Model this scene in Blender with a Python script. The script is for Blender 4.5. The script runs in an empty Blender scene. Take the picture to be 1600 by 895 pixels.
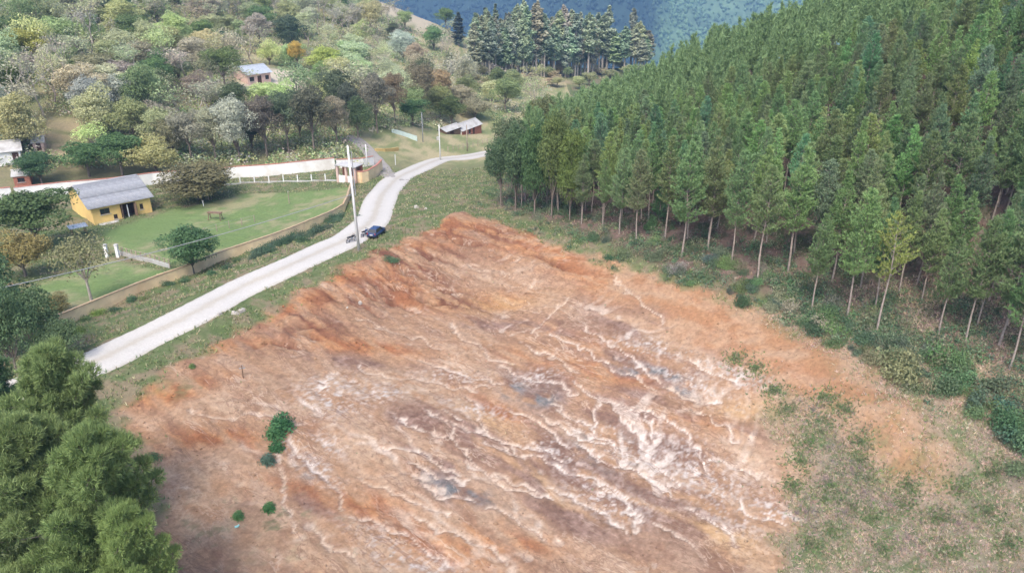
import bpy, math, random
import numpy as np
from mathutils import Vector, Matrix
R = math.radians
rng = np.random.default_rng(7); random.seed(7)
sc = bpy.context.scene
COL = sc.collection
# ------------------------------------------------------------------ camera
FPX, PITCH, CAMH = 1186.0, R(24.0), 30.0
cam = bpy.data.cameras.new('camera'); co = bpy.data.objects.new('camera', cam); COL.objects.link(co)
co.location = (0, 0, CAMH); co.rotation_euler = (math.pi/2-PITCH, 0, 0)
cam.sensor_width = 36; cam.lens = 36*FPX/1600; cam.clip_start = .5; cam.clip_end = 9000
sc.camera = co
# ------------------------------------------------------------------ light
SUN = Vector((-.20, -.66, .98)).normalized()
w = bpy.data.worlds.new('World'); sc.world = w; w.use_nodes = True
nt = w.node_tree; sky = nt.nodes.new('ShaderNodeTexSky'); sky.sky_type = 'NISHITA'; sky.sun_disc = False
sky.sun_elevation = math.asin(SUN.z); sky.sun_rotation = math.atan2(SUN.x, SUN.y)
sky.air_density = .7; sky.dust_density = 4.0
bg = nt.nodes['Background']; nt.links.new(sky.outputs[0], bg.inputs[0]); bg.inputs[1].default_value = .15
sl = bpy.data.lights.new('sun', 'SUN'); so = bpy.data.objects.new('sun', sl); COL.objects.link(so)
sl.energy = 1.5; sl.angle = R(18.0); sl.color = (1, .95, .87)
so.rotation_euler = (-SUN).to_track_quat('-Z', 'Y').to_euler()
vs = sc.view_settings; vs.view_transform = 'Standard'; vs.look = 'None'; vs.exposure = 1.38; vs.gamma = 1
HAZE = .00038; LEAFGAIN = 2.15
cy = sc.cycles; cy.max_bounces = 6; cy.diffuse_bounces = 3; cy.transparent_max_bounces = 8; cy.volume_bounces = 0
# ------------------------------------------------------------------ numpy noise
_p = np.random.default_rng(3).permutation(1024); _g = np.random.default_rng(4).uniform(-1, 1, (1024, 2))
def gnoise(x, y, s=0):
    xi = np.floor(x).astype(int); yi = np.floor(y).astype(int); xf = x-xi; yf = y-yi
    def h(a, b): return _g[_p[(_p[(a+s*57) & 1023]+b) & 1023]]
    def d(a, b, fx, fy): g = h(a, b); return g[..., 0]*fx+g[..., 1]*fy
    u = xf*xf*xf*(xf*(xf*6-15)+10); v = yf*yf*yf*(yf*(yf*6-15)+10)
    n0 = d(xi, yi, xf, yf)*(1-u)+d(xi+1, yi, xf-1, yf)*u
    n1 = d(xi, yi+1, xf, yf-1)*(1-u)+d(xi+1, yi+1, xf-1, yf-1)*u
    return (n0*(1-v)+n1*v)*1.6
def fbm(x, y, o=4, s=0):
    a, r, f = 1., 0, 1.
    for k in range(o): r = r+a*gnoise(x*f, y*f, s+k); a *= .5; f *= 2.03
    return r
def sstep(a, b, x): t = np.clip((x-a)/(b-a), 0, 1); return t*t*(3-2*t)
# ------------------------------------------------------------------ pixel (1600x895 photograph) -> world
cp_, sp_ = math.cos(PITCH), math.sin(PITCH)
def ray(u, v):
    a = (u-800)/FPX; b = (447.5-v)/FPX
    return np.array([a, cp_+b*sp_, -sp_+b*cp_])
def atz(u, v, z): d = ray(u, v); t = (z-CAMH)/d[2]; return np.array([0, 0, CAMH])+d*t
def aty(u, v, y): d = ray(u, v); t = y/d[1]; return np.array([0, 0, CAMH])+d*t
# ------------------------------------------------------------------ terrain control points
CZ = [(110,570,0),(300,490,0),(440,420,0),(560,392,0),(590,340,-.8),(600,300,-2),(640,270,-4.5),(687,252,-8),(765,240,-10.5),
 (40,620,-.2),(250,600,-.4),(400,530,-.9),(500,460,-.6),(600,400,-.1),(620,470,-2.2),(720,335,.2),(720,420,-1.6),(800,480,-2.6),(880,465,-1.6),
 (900,400,.1),(1000,430,.1),(1150,490,0),(1300,560,0),(1400,640,-.5),(300,700,-2),(500,650,-2.5),(700,650,-3.5),(900,600,-3.4),
 (1000,700,-4.6),(1150,750,-4.6),(600,800,-4),(900,850,-5.6),(300,850,-3),(1250,700,-3.4),(1400,800,-4.4),(1550,750,-2.4),(1200,880,-5.5),(1590,880,-3.8),
 (100,760,-2),(690,290,-2.6),(765,300,-1.6),
 (780,330,-.4),(860,350,.6),(950,380,.9),(1080,430,1),(1200,460,1),(1400,530,1),(1570,575,1),(1600,650,0),
 (75,560,-1),(250,475,-1.1),(400,405,-1.3),(500,365,-1.5),(555,320,-2.2),
 (50,530,-2),(180,485,-2.3),(300,430,-2.4),(420,380,-2.6),(530,335,-2.9),(548,292,-3.4),
 (60,450,-3.4),(220,400,-3.5),(350,370,-3.6),(480,315,-4),(148,351,-4.5),(237,330,-4.5),(60,380,-4),(330,310,-4.6),(450,290,-4.4),
 (20,310,-4.8),(140,305,-5),(250,290,-5),(370,275,-5),(450,268,-4.6),(520,262,-4.2),(590,245,-4.6),(605,232,-5),(640,215,-6),(700,225,-9),(740,200,-12),(790,215,-12)]
CY = [(118,170,142),(20,240,124),(60,235,126),(250,230,138),(300,245,134),(450,235,140),(560,215,146),(600,180,162),(660,190,178),
 (30,130,152),(200,130,160),(330,170,160),(430,150,170),(400,135,185),(460,130,192),(520,130,200),(600,130,205),(700,150,215),(780,160,225),
 (60,60,185),(200,60,215),(330,60,230),(450,70,250),(560,70,265),(680,95,280),(770,110,295),(870,128,300),
 (30,0,235),(200,0,262),(350,0,290),(480,0,320),(600,5,365),(660,28,362),(715,58,350),(760,90,338),(850,112,335),(950,110,340),(1010,100,350),(830,140,270),(860,160,235)]
PTS = [atz(*c) for c in CZ]+[aty(*c) for c in CY]
PTS += [np.array(p, float) for p in [(45,85,14),(40,70,8),(60,60,16.5),(60,90,20),(85,80,28),(34,140,7.6),(26,120,4),(20,104,2.2),(41,130,11.3),(56,120,17.5),(80,120,25),
 (15,132,-1),(19,150,-2.5),(28,145,3.2),(34,178,-5),(60,175,4),(100,160,16),(12,175,-12),(10,110,-.4),(30,95,5),(52,105,14.5),(40,60,4),(46,45,5),(60,40,11),(38,36,1),(55,25,6),
 (0,-40,-4),(-60,0,-3),(60,-10,6),(-90,50,-5),(-120,70,-5),(-130,110,0),(-160,150,14),(-180,220,28),(-140,300,30),(-200,330,40),(-90,330,18),(-300,200,45),(-300,0,10),(120,20,34),(160,120,50),(200,0,50),(0,-250,-20),
 (-60,450,-12),(0,450,-45),(80,430,-45),(120,300,-20),(180,260,10),(-150,520,-5),(-300,500,40),(0,700,-150),(300,600,-110),(-400,900,-160),(500,300,50),(500,900,-220),(0,1200,-300),(900,0,60),(-900,0,60),(0,-900,-40),(0,2600,-420),(-2000,2000,-400),(2000,2000,-400),(0,5000,-420),(4000,5000,-420),(-4000,5000,-420),(2000,-900,0),(-2000,-900,0)]]
PTS = np.array(PTS)
_D = -np.linalg.norm(PTS[:, None, :2]-PTS[None, :, :2], axis=2)
n_ = len(PTS); _A = np.zeros((n_+1, n_+1)); _A[:n_, :n_] = _D-np.eye(n_)*1.2
_A[:n_, n_] = 1; _A[n_, :n_] = 1
_W = np.linalg.solve(_A, np.append(PTS[:, 2], 0))
def base_z(X, Y):
    out = np.full(X.shape, _W[n_])
    for k in range(n_): out -= _W[k]*np.hypot(X-PTS[k, 0], Y-PTS[k, 1])
    return out
def grow(a, step, lim, g=1.09):
    o = []; 
    while abs(a) < abs(lim): step *= g; a += step if lim > 0 else -step; o.append(a)
    return o
def axis(lo, mid0, mid1, hi, st, g0=1.09, g1=1.09):
    m = np.arange(mid0, mid1, st)
    left = []; a = mid0; s = st
    while a > lo: s *= g0; a -= s; left.append(a)
    right = []; a = m[-1]; s = st
    while a < hi: s *= g1; a += s; right.append(a)
    return np.array(left[::-1]+list(m)+right)
GX = axis(-4600, -36, 42, 4600, .16, 1.075, 1.075); GY = axis(-1000, 27, 100, 5600, .16, 1.10, 1.033)
XX, YY = np.meshgrid(GX, GY); ZZ = base_z(XX, YY)
def bil(G, x, y):
    x = np.asarray(x, float); y = np.asarray(y, float)
    i = np.clip(np.searchsorted(GX, x)-1, 0, len(GX)-2); j = np.clip(np.searchsorted(GY, y)-1, 0, len(GY)-2)
    a = (x-GX[i])/(GX[i+1]-GX[i]); b = (y-GY[j])/(GY[j+1]-GY[j])
    return G[j, i]*(1-a)*(1-b)+G[j, i+1]*a*(1-b)+G[j+1, i]*(1-a)*b+G[j+1, i+1]*a*b
def hz(x, y): return bil(ZZ, x, y)
_T = np.geomspace(20, 5600, 2800)
def gnd(u, v):
    d = ray(u, v); P = d[None]*_T[:, None]; P[:, 2] += CAMH
    below = P[:, 2] < hz(P[:, 0], P[:, 1])
    k = int(np.argmax(below)) if below.any() else len(_T)-1
    a, b = _T[max(k-1, 0)], _T[k]
    for _ in range(24):
        m = (a+b)/2; p = d*m
        if p[2]+CAMH < hz(p[0], p[1]): b = m
        else: a = m
    p = d*b; return np.array([p[0], p[1], p[2]+CAMH])
def slant(p): return math.sqrt(p[0]**2+p[1]**2+(p[2]-CAMH)**2)
def poly(pts): return np.array([gnd(*q)[:2] for q in pts])
def seg_dist(X, Y, P, closed=False):
    """distance to a polyline and position along it"""
    best = np.full(X.shape, 1e9); Q = list(P)+([P[0]] if closed else []); arc = np.zeros(X.shape); s = 0
    for a, b in zip(Q[:-1], Q[1:]):
        dx, dy = b[0]-a[0], b[1]-a[1]; L = math.hypot(dx, dy)+1e-9
        t = np.clip(((X-a[0])*dx+(Y-a[1])*dy)/(L*L), 0, 1)
        dd = np.hypot(X-a[0]-t*dx, Y-a[1]-t*dy); m = dd < best
        best = np.where(m, dd, best); arc = np.where(m, s+t*L, arc); s += L
    return best, arc
def inside(X, Y, P):
    c = np.zeros(X.shape, bool); n = len(P)
    for i in range(n):
        x0, y0 = P[i][:2]; x1, y1 = P[(i+1) % n][:2]
        if y0 == y1: continue
        c ^= ((y0 > Y) != (y1 > Y)) & (X < (x1-x0)*(Y-y0)/(y1-y0)+x0)
    return c
def sdist(X, Y, P):
    d, _ = seg_dist(X, Y, P, True); return np.where(inside(X, Y, P), d, -d)
def smooth_line(P, n=8):
    P = np.array(P, float); out = []
    for i in range(len(P)-1):
        p0, p1, p2, p3 = P[max(i-1, 0)], P[i], P[i+1], P[min(i+2, len(P)-1)]
        for t in np.linspace(0, 1, n, endpoint=False):
            out.append(.5*((2*p1)+(-p0+p2)*t+(2*p0-5*p1+4*p2-p3)*t*t+(-p0+3*p1-3*p2+p3)*t**3))
    out.append(P[-1]); return np.array(out)
# ---- road: flatten its bed into the terrain
_rp = [(40,602),(136,571),(220,532),(300,490),(375,452),(440,420),(510,390),(550,370),(580,345),(592,318),(602,298),(622,279),(650,264),(690,253),(730,245),(766,240)]
ROAD = [gnd(*q) for q in _rp]
d0 = ROAD[0]-ROAD[1]; ROAD = [ROAD[0]+d0*6, ROAD[0]+d0*3]+ROAD
e0 = ROAD[-1]-ROAD[-2]; ROAD += [ROAD[-1]+e0*.8+np.array([2, 0, -.4]), ROAD[-1]+e0*2+np.array([6, 0, -1])]
ROAD = smooth_line(ROAD, 8); RW = 2.35
rd, rarc = seg_dist(XX, YY, ROAD[:, :2])
_rl = np.concatenate([[0], np.cumsum(np.hypot(*np.diff(ROAD[:, :2], axis=0).T))])
_rz = base_z(ROAD[:, 0], ROAD[:, 1]); _k = np.ones(9)/9; _rz = np.convolve(np.pad(_rz, 4, 'edge'), _k, 'valid')
_bed = np.interp(rarc, _rl, _rz)
m = 1-sstep(RW+.3, RW+2.2, rd); ZZ = ZZ*(1-m)+_bed*m
# ---- regions of the ground
SOIL = poly([(190,640),(240,600),(330,545),(430,480),(520,430),(575,398),(640,370),(690,350),(705,338),(722,330),(760,342),(830,365),(900,395),(960,410),(1040,435),(1120,465),(1200,495),(1280,535),(1340,580),(1400,620),(1440,660),(1460,700),(1445,740),(1390,755),(1370,715),(1340,670),(1270,640),(1215,615),(1200,650),(1240,700),(1245,760),(1235,830),(1220,894)])
_b = [gnd(1215, 894), gnd(262, 894)]
SOIL = np.vstack([SOIL, [[_b[0][0]*.85, 20], [_b[1][0]*.85, 20]], poly([(262,890),(262,850),(240,760),(215,680)])])
LAWN = poly([(162,388),(250,412),(345,398),(420,372),(500,340),(538,322),(550,292),(380,303),(260,330),(160,362)])
LAWN2 = poly([(58,512),(40,450),(165,402),(262,424),(150,470)])
HOUSEYARD = poly([(400,104),(460,108),(480,130),(470,146),(415,142),(388,146),(365,150),(375,130)])
TANRIDGE = poly([(590,0),(612,6),(640,18),(680,40),(715,58),(700,66),(660,48),(620,30),(590,14)])
PLANT = np.vstack([poly([(775,322),(860,348),(950,380),(1080,430),(1200,460),(1400,530),(1570,575),(1600,612)]), [[75,45],[140,60],[140,200],[60,210],[14,190],[2,150]]])
jit = fbm(XX*.35, YY*.35, 4, 9)
sd = sdist(XX, YY, SOIL)+jit*1.3
sw_ = .7+2.2*sstep(14, 30, XX); soil = sstep(0, 1, (sd/sw_+1)/2)
fine = (XX > -37) & (XX < 43) & (YY > 18) & (YY < 102)
# ---- droplets carve the rills on the bare earth
n0x, n0y = .77, -.64
A_ = XX*n0x+YY*n0y; B_ = -XX*n0y+YY*n0x
zz_f = ZZ+soil*(.45*fbm(A_*.05, B_*.16, 5, 20)+.13*fbm(XX*.9, YY*.9, 4, 31))
gy_, gx_ = np.gradient(zz_f); gx_ = gx_/np.gradient(GX)[None]; gy_ = gy_/np.gradient(GY)[:, None]
NP = 7000; px_ = rng.uniform(-34, 40, NP); py_ = rng.uniform(24, 98, NP); vx = np.zeros(NP); vy = np.zeros(NP)
acc = np.zeros(XX.shape); alive = np.ones(NP); ox, oy = px_.copy(), py_.copy()
for k in range(270):
    if k % 16 == 15: alive *= (np.hypot(px_-ox, py_-oy) > 1.0); ox, oy = px_.copy(), py_.copy()
    ax = bil(gx_, px_, py_); ay = bil(gy_, px_, py_)
    vx = .72*vx-ax*.6; vy = .72*vy-ay*.6; L = np.hypot(vx, vy)+1e-6
    px_ += vx/L*.13+rng.normal(0, .03, NP); py_ += vy/L*.13+rng.normal(0, .03, NP)
    i = np.clip(np.searchsorted(GX, px_), 0, len(GX)-1); j = np.clip(np.searchsorted(GY, py_), 0, len(GY)-1)
    np.add.at(acc, (j, i), alive)
def blur(G, n=1):
    for _ in range(n):
        G = (np.roll(G, 1, 0)+G*2+np.roll(G, -1, 0))/4; G = (np.roll(G, 1, 1)+G*2+np.roll(G, -1, 1))/4
    return G
acc = blur(acc, 1)*soil*fine
rill = np.clip(np.log1p(acc)/np.log(26), 0, 1.25)
# traced larger rills (start..end as seen in the photograph), wandering a little
TR = [[(560,568),(566,578),(600,586),(660,592),(720,603),(760,604)],[(705,505),(716,528),(750,540),(765,560),(800,568)],[(665,640),(690,655),(705,668),(712,690),(730,712),(750,735),(790,745),(840,765)],
 [(735,615),(752,650),(758,675),(790,688),(850,700),(880,715)],[(600,695),(650,705),(680,722),(720,742)],[(845,645),(880,668),(905,682),(960,700),(1000,715)],[(760,690),(800,705),(850,712),(890,735),(940,750),(975,775)],
 [(935,628),(930,655),(925,672),(950,690)],[(900,600),(935,625),(990,640),(1015,655),(1025,690)],[(885,465),(870,480),(845,505),(835,520)],[(720,412),(800,428)],[(1010,715),(1060,750),(1040,760)],
 [(985,795),(1010,812),(1050,830),(1090,850)],[(455,680),(460,705),(490,735),(520,760),(535,800)],[(495,610),(510,590),(530,580)],[(900,500),(940,530),(985,560),(1030,595)],[(860,520),(910,545),(960,580)],
 [(930,745),(980,790),(1000,830)],[(690,640),(720,655)],[(640,740),(690,770),(740,780)],[(300,640),(330,650),(400,648),(440,655)],[(640,800),(700,830),(760,850),(800,880)],[(430,705),(440,740),(450,790),(465,830)],
 [(1075,640),(1110,650),(1150,690)],[(1110,720),(1180,740),(1240,760)],[(1120,770),(1180,800),(1230,820)],[(960,430),(1000,470),(1040,500)],
 [(560,500),(600,515),(650,528),(690,548)],[(640,560),(690,572),(740,590),(790,596)],[(780,570),(820,590),(870,600),(900,612)],[(800,640),(840,655),(880,690)],[(700,660),(740,672),(790,690),(820,712)],[(640,720),(680,745),(730,752)],[(560,745),(610,765),(660,790),(700,800)],
 [(900,690),(950,720),(1000,735),(1050,775)],[(860,760),(900,775),(950,800),(990,840)],[(760,790),(810,810),(850,840)],[(1040,600),(1080,620),(1120,630)],[(1000,640),(1050,660),(1090,700),(1100,740)],[(960,640),(985,670),(1010,690)],[(940,570),(985,585),(1020,610)],[(820,540),(870,560),(900,580)],
 [(620,650),(650,668),(700,680)],[(545,800),(600,820),(660,850),(700,880)],[(480,820),(520,850),(560,870)],[(1060,790),(1110,810),(1150,850)],[(1080,560),(1120,585),(1160,600)],[(860,630),(890,650),(930,665)],[(720,720),(760,740),(800,760),(860,775)]]
bigr = np.zeros(XX.shape)
wx = XX+.55*fbm(XX*.7, YY*.7, 3, 41); wy = YY+.55*fbm(XX*.7+50, YY*.7, 3, 42)
for L in TR:
    P = smooth_line(poly(L), 5); pad = 3
    bb = (XX > P[:, 0].min()-pad) & (XX < P[:, 0].max()+pad) & (YY > P[:, 1].min()-pad) & (YY < P[:, 1].max()+pad)
    jj, ii = np.where(bb); d, _ = seg_dist(wx[jj, ii], wy[jj, ii], P)
    wd = .125+.07*gnoise(XX[jj, ii]*.5, YY[jj, ii]*.5, 44)
    bigr[jj, ii] = np.maximum(bigr[jj, ii], np.exp(-(d/np.maximum(wd, .07))**2))
bigr *= soil
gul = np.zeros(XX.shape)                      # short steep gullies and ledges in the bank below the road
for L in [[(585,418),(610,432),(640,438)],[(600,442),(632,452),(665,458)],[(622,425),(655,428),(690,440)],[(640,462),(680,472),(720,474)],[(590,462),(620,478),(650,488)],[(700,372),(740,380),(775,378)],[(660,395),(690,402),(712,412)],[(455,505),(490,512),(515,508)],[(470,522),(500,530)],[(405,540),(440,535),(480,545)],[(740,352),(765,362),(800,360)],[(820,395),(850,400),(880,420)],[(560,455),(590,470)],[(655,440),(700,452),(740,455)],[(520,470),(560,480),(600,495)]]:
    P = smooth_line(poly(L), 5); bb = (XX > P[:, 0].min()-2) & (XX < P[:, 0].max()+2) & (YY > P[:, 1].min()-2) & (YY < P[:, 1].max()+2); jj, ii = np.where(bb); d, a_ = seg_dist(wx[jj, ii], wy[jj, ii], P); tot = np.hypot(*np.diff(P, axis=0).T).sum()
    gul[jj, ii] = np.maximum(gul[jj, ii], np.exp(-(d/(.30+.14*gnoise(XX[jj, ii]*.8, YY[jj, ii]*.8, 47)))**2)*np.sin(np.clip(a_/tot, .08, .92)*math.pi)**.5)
rough = fbm(A_*.09, B_*.5, 5, 61)
bank = np.zeros(XX.shape)
for u_, v_, r_ in [(600,425,5),(640,400,5),(660,440,6),(700,400,7),(480,510,5),(620,470,4),(560,450,5),(770,400,6),(840,430,5)]:
    q = gnd(u_, v_); bank = np.maximum(bank, np.exp(-((XX-q[0])**2+(YY-q[1])**2)/(r_*r_)))
terr = A_*.10+.9*fbm(XX*.14, YY*.14, 4, 71)     # little terraces washed out of the bank
step = (B_*.55+.9*fbm(A_*.16, B_*.3, 4, 72)); stepz = (sstep(.25, .75, step-np.floor(step))-(step-np.floor(step)))
ZZ = ZZ+soil*(-.55*gul+.28*fbm(A_*.05, B_*.12, 5, 20)-.085*np.clip(rill, 0, 1)**1.3-.13*bigr+.10*rough*(.35+.5*bank)+bank*(.30*stepz+.16*fbm(XX*.8, YY*.8, 4, 37))+.035*fbm(XX*1.6, YY*1.6, 3, 33))
far = sstep(100, 240, YY)
ZZ = ZZ+(1-soil)*(1-sstep(0, 1, 1.5-np.abs(rd)/3))*(.16*fbm(XX*.3, YY*.3, 3, 80)+far*.9*fbm(XX*.03, YY*.03, 4, 81))
lawnm = np.maximum(sstep(-.4, .6, sdist(XX, YY, LAWN)), sstep(-.4, .6, sdist(XX, YY, LAWN2)))
# ---- albedo of the ground, vertex by vertex
C = lambda *a: np.array(a, float)
def mix(a, b, t): return a*(1-t[..., None])+b*t[..., None]
n1, n2, n3, n4 = fbm(XX*.09, YY*.09, 4, 1), fbm(XX*.5, YY*.5, 4, 2), fbm(XX*2.2, YY*2.2, 3, 3), fbm(XX*.02, YY*.02, 3, 5)
st1 = fbm(A_*.10+.4*n1, B_*.42+.6*n1, 5, 6); st2 = fbm(A_*.35, B_*1.7+.5*n2, 4, 8)
veg = np.zeros(XX.shape+(3,))+C(.12, .145, .065)
veg = mix(veg, C(.20, .165, .105), sstep(-.05, .45, n2+.5*n1)); veg = mix(veg, C(.085, .12, .045), sstep(.1, .7, -n2+.3*n3)*.8)
hill = sstep(118, 150, YY)*(XX < 20)
veg = mix(veg, mix(np.zeros_like(veg)+C(.37, .32, .19), C(.20, .225, .10), sstep(-.3, .4, n1+.6*n2)), hill)
law = mix(np.zeros_like(veg)+C(.15, .205, .08), C(.25, .24, .13), sstep(-.05, .55, n1*.9+.6*n2)); law = mix(law, C(.13, .195, .065), sstep(-.2, .5, -n1)*.5)
litter = mix(np.zeros_like(veg)+C(.15, .105, .085), C(.075, .085, .045), sstep(-.1, .5, n2+.3*n3)); litter = mix(litter, C(.22, .18, .15), sstep(.15, .6, n3)*.6)
pl = sstep(-1.5, 1.5, sdist(XX, YY, PLANT)+jit)
# the weedy field at the lower right
q = gnd(1330, 760); wf = sstep(-6, 10, (XX-q[0])+.25*(q[1]-YY)+11)*(YY < 62)
dry = mix(np.zeros_like(veg)+C(.225, .185, .135), C(.12, .14, .07), sstep(-.2, .4, n2+.5*n3)); dry = mix(dry, C(.34, .24, .16), sstep(.1, .6, n1)*.5)
veg = mix(veg, dry, wf)
col = mix(veg, law, lawnm); col = mix(col, litter, pl)
for P, cc in ((HOUSEYARD, C(.50, .44, .34)), (TANRIDGE, C(.42, .36, .26))):
    col = mix(col, np.zeros_like(col)+cc, sstep(-2, 2, sdist(XX, YY, P)+jit*3))
gp = gnd(869, 127); col = mix(col, np.zeros_like(col)+C(.36, .29, .18), np.exp(-(((XX-gp[0])/8)**2+((YY-gp[1])/9)**2)))
gp = gnd(100, 225); col = mix(col, mix(np.zeros_like(col)+C(.33, .26, .165), C(.14, .16, .07), sstep(-.1, .5, n2)), np.exp(-(((XX-gp[0])/16)**2+((YY-gp[1])/12)**2)))
# bare earth (only where it can lie)
js = slice(int(np.searchsorted(GY, 17)), int(np.searchsorted(GY, 103))); ii_ = slice(int(np.searchsorted(GX, -40)), int(np.searchsorted(GX, 46)))
FULL = dict(XX=XX, YY=YY, A_=A_, B_=B_, n1=n1, n2=n2, n3=n3, st1=st1, st2=st2, rill=rill, bigr=bigr)
XX, YY, A_, B_, n1, n2, n3, st1, st2, rill, bigr = [FULL[k][js, ii_] for k in ('XX', 'YY', 'A_', 'B_', 'n1', 'n2', 'n3', 'st1', 'st2', 'rill', 'bigr')]
n5 = fbm(XX*4.3, YY*4.3, 2, 27)
def spot(u, v, rx, ry, a=0):
    p = gnd(u, v); dx = XX-p[0]+1.6*n1; dy = YY-p[1]+1.6*fbm(XX*.09+9, YY*.09, 4, 17); c, s = math.cos(a), math.sin(a)
    return np.exp(-(((dx*c+dy*s)/rx)**2+((-dx*s+dy*c)/ry)**2))
def spots(L): 
    o = np.zeros(XX.shape)
    for q in L: o = np.maximum(o, spot(*q))
    return o
AF = math.atan2(n0y, n0x)
S = np.zeros(XX.shape+(3,))+C(.375, .23, .14)
st3 = fbm(A_*.18+.3*n1, B_*.8+.5*n1, 5, 14)
S = mix(S, C(.26, .15, .10), sstep(.05, .4, st1+.25*st3)*.7)
S = mix(S, C(.43, .30, .21), sstep(.05, .45, -st1+.3*st3)*.7)
pinkish = spots([(330,740,6,3,.1),(300,800,5,4),(400,850,6,3),(680,620,8,3,-.3),(900,480,5,2,-.4),(620,610,9,4.5,-.2),(720,560,7,3,-.4),(440,630,7,3,.2),(380,620,6,2.5,.4),(560,690,6,2.5,-.2),(1180,650,6,2,-.6),(560,830,7,3,-.3),(760,830,6,3,-.4),(880,860,5,3),(1180,720,4,2.5),(1150,850,5,3),(760,430,6,2,-.3),(1050,530,6,1.6,-.7)])
S = mix(S, mix(np.zeros_like(S)+C(.47, .335, .23), C(.40, .265, .17), sstep(-.2, .4, st3)), np.clip(pinkish*.95*sstep(-.6, .2, n2+.6*st3), 0, 1))
orange = spots([(340,685,5,1.6,.1),(430,690,2.5,2),(715,350,8,3,-.4),(640,385,6,2,.2),(620,455,7,1.6,-.5),(840,385,8,3,-.7),(900,420,8,2.5,-.9),(1000,445,8,3,-.9),(1080,475,7,3,-.95),(1150,510,11,3.5,-.95),(1260,580,9,3,-1),(1330,620,6,3,-1),(1400,690,6,3.4,-1),(440,480,10,1.8,.6),(520,440,8,1.8,.6),(330,545,6,1.2,.6),(260,610,5,1,.6),(980,590,6,1.6,-.6),(780,640,3,1.2,-.6),(560,790,4,1.6),(800,850,4,1.2),(700,850,4,1.2,-.4),(1100,670,3,1.2),(560,530,7,1.3,-.2),(770,470,3,1.5),(480,790,4,1.6),(940,540,6,1.2,-.6),(860,580,5,1.2,-.5)])
S = mix(S, mix(np.zeros_like(S)+C(.45, .225, .105), C(.32, .135, .065), sstep(-.15, .35, n2*.6+st3)), np.clip(orange*1.1*sstep(-.65, .1, st3+.3*n2), 0, 1))
strip_ = spots([(1000,440,6,3,-.9),(1080,475,8,4,-.95),(1150,510,10,4.6,-.95),(1230,560,10,4.6,-1),(1310,610,8,4.6,-1),(1390,680,7,4.6,-1),(960,418,6,2.5,-.9)])
S = mix(S, mix(np.zeros_like(S)+C(.44, .295, .19), C(.40, .225, .125), sstep(-.35, .35, n2*.7+st1*.6)), np.clip(strip_*1.25, 0, 1)*.7)
yel = spots([(770,475,4,1.6),(850,760,2.5,1,-.6),(770,665,2.4,1,-.6),(1180,640,4,1.2,-.2),(1100,820,4,1.5,-.5)])
S = mix(S, C(.50, .315, .15), yel*.6)
dark = spots([(590,400,5,2.4,-.3),(640,425,6,2.6,-.5),(600,470,4,1.4,-.5),(480,510,4,1.2,.4),(760,365,6,1.5,-.3),(440,500,3,1,.5),(680,400,5,1.5,-.4),(700,470,6,1.5,-.5),(560,480,4,1,.2)])
S = mix(S, C(.17, .075, .05), np.clip(dark*1.0*sstep(-.25, .35, st3+.4*n3), 0, 1))
mauve = spots([(800,512,7,1.8,-.2),(880,530,4,1.5,-.5),(850,610,5,2.6,-.5),(950,660,5,3),(760,700,6,2,-.6),(720,755,5,1.6,-.4),(830,745,4,1.6,-.6),(900,725,7,2.6,-.6),(1040,690,6,3,-.7),(1000,510,7,1.6,-.7),(1000,770,8,2.8,-.7),(690,720,5,1.4,-.5),(1130,700,5,2),(1000,570,6,1.2,-.6),(450,810,3,1.2,.1),(560,560,5,1.2),(900,800,5,2,-.5),(660,660,3,2),(980,620,5,1.5,-.6)])
S = mix(S, mix(np.zeros_like(S)+C(.21, .128, .096), C(.29, .19, .15), sstep(-.2, .4, n2+.5*n3)), np.clip(mauve*1.15*sstep(-.4, .3, st1+.5*st3), 0, 1))
grey = spots([(715,762,2.8,.8,-.3),(965,712,2.6,1.1,-.6),(800,605,1.2,1.2),(1020,585,3,.7,-.6),(470,745,1.6,.8),(850,620,1.5,.8),(1060,620,2,.6,-.6)])
S = mix(S, C(.165, .165, .165), np.clip(grey*1.2*sstep(-.4, .2, n2+st3), 0, 1))
white = spots([(535,620,2.6,3,.2),(600,615,2.4,1.5),(700,590,3,1.2),(1080,600,5,1.3,-.7),(1000,720,4,1.4,-.6),(1080,740,4,2.2,-.7),(1110,780,3,2,-.9),(960,690,2,.9,-.6),(840,590,2,1),(480,735,2.2,1.2,-.7),(500,700,2,1.2),(1150,580,4,1.2,-.7),(740,640,3,1),(1050,540,4,.8,-.6),(450,690,1,2),(950,770,3,1.4,-.7),(640,860,4,1.2,-.3),(1200,800,4,1.3,-.5),(1000,540,3,.8,-.6),(870,700,3,1,-.6)])
S = mix(S, mix(np.zeros_like(S)+C(.42, .345, .30), C(.52, .475, .435), sstep(-.2, .5, n3)), np.clip(white*.95*sstep(-.12, .55, st3*.8+n3*.9+n5), 0, 1))
pale = np.clip(sstep(.52, .92, rill)*.8*sstep(-.3, .35, n1+.5*n2)*(1-.75*np.clip(orange, 0, 1))*(1-.9*np.clip(1.3*strip_, 0, 1))+bigr*1.15, 0, 1)
S = mix(S, mix(np.zeros_like(S)+C(.57, .43, .315), C(.68, .59, .51), np.clip(white*1.2+.5*mauve+.3*sstep(-.2, .4, n1), 0, 1)), pale*.9)
S = mix(S, C(.16, .07, .045), np.clip(gul[js, ii_]*.8, 0, 1))  # shadow of the ledges painted dark into the gully colour
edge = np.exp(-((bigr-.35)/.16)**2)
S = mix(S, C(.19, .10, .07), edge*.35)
grsp = sstep(.25, .7, n2+.7*n3)*sstep(.35, -.3, n1)*spots([(400,840,8,3),(1180,570,6,1.2,-.8),(1150,560,3,1.2),(1320,620,6,1.6,-.9),(1300,650,6,1.6,-.9),(620,400,2,1),(300,600,6,1,.5)])
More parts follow.
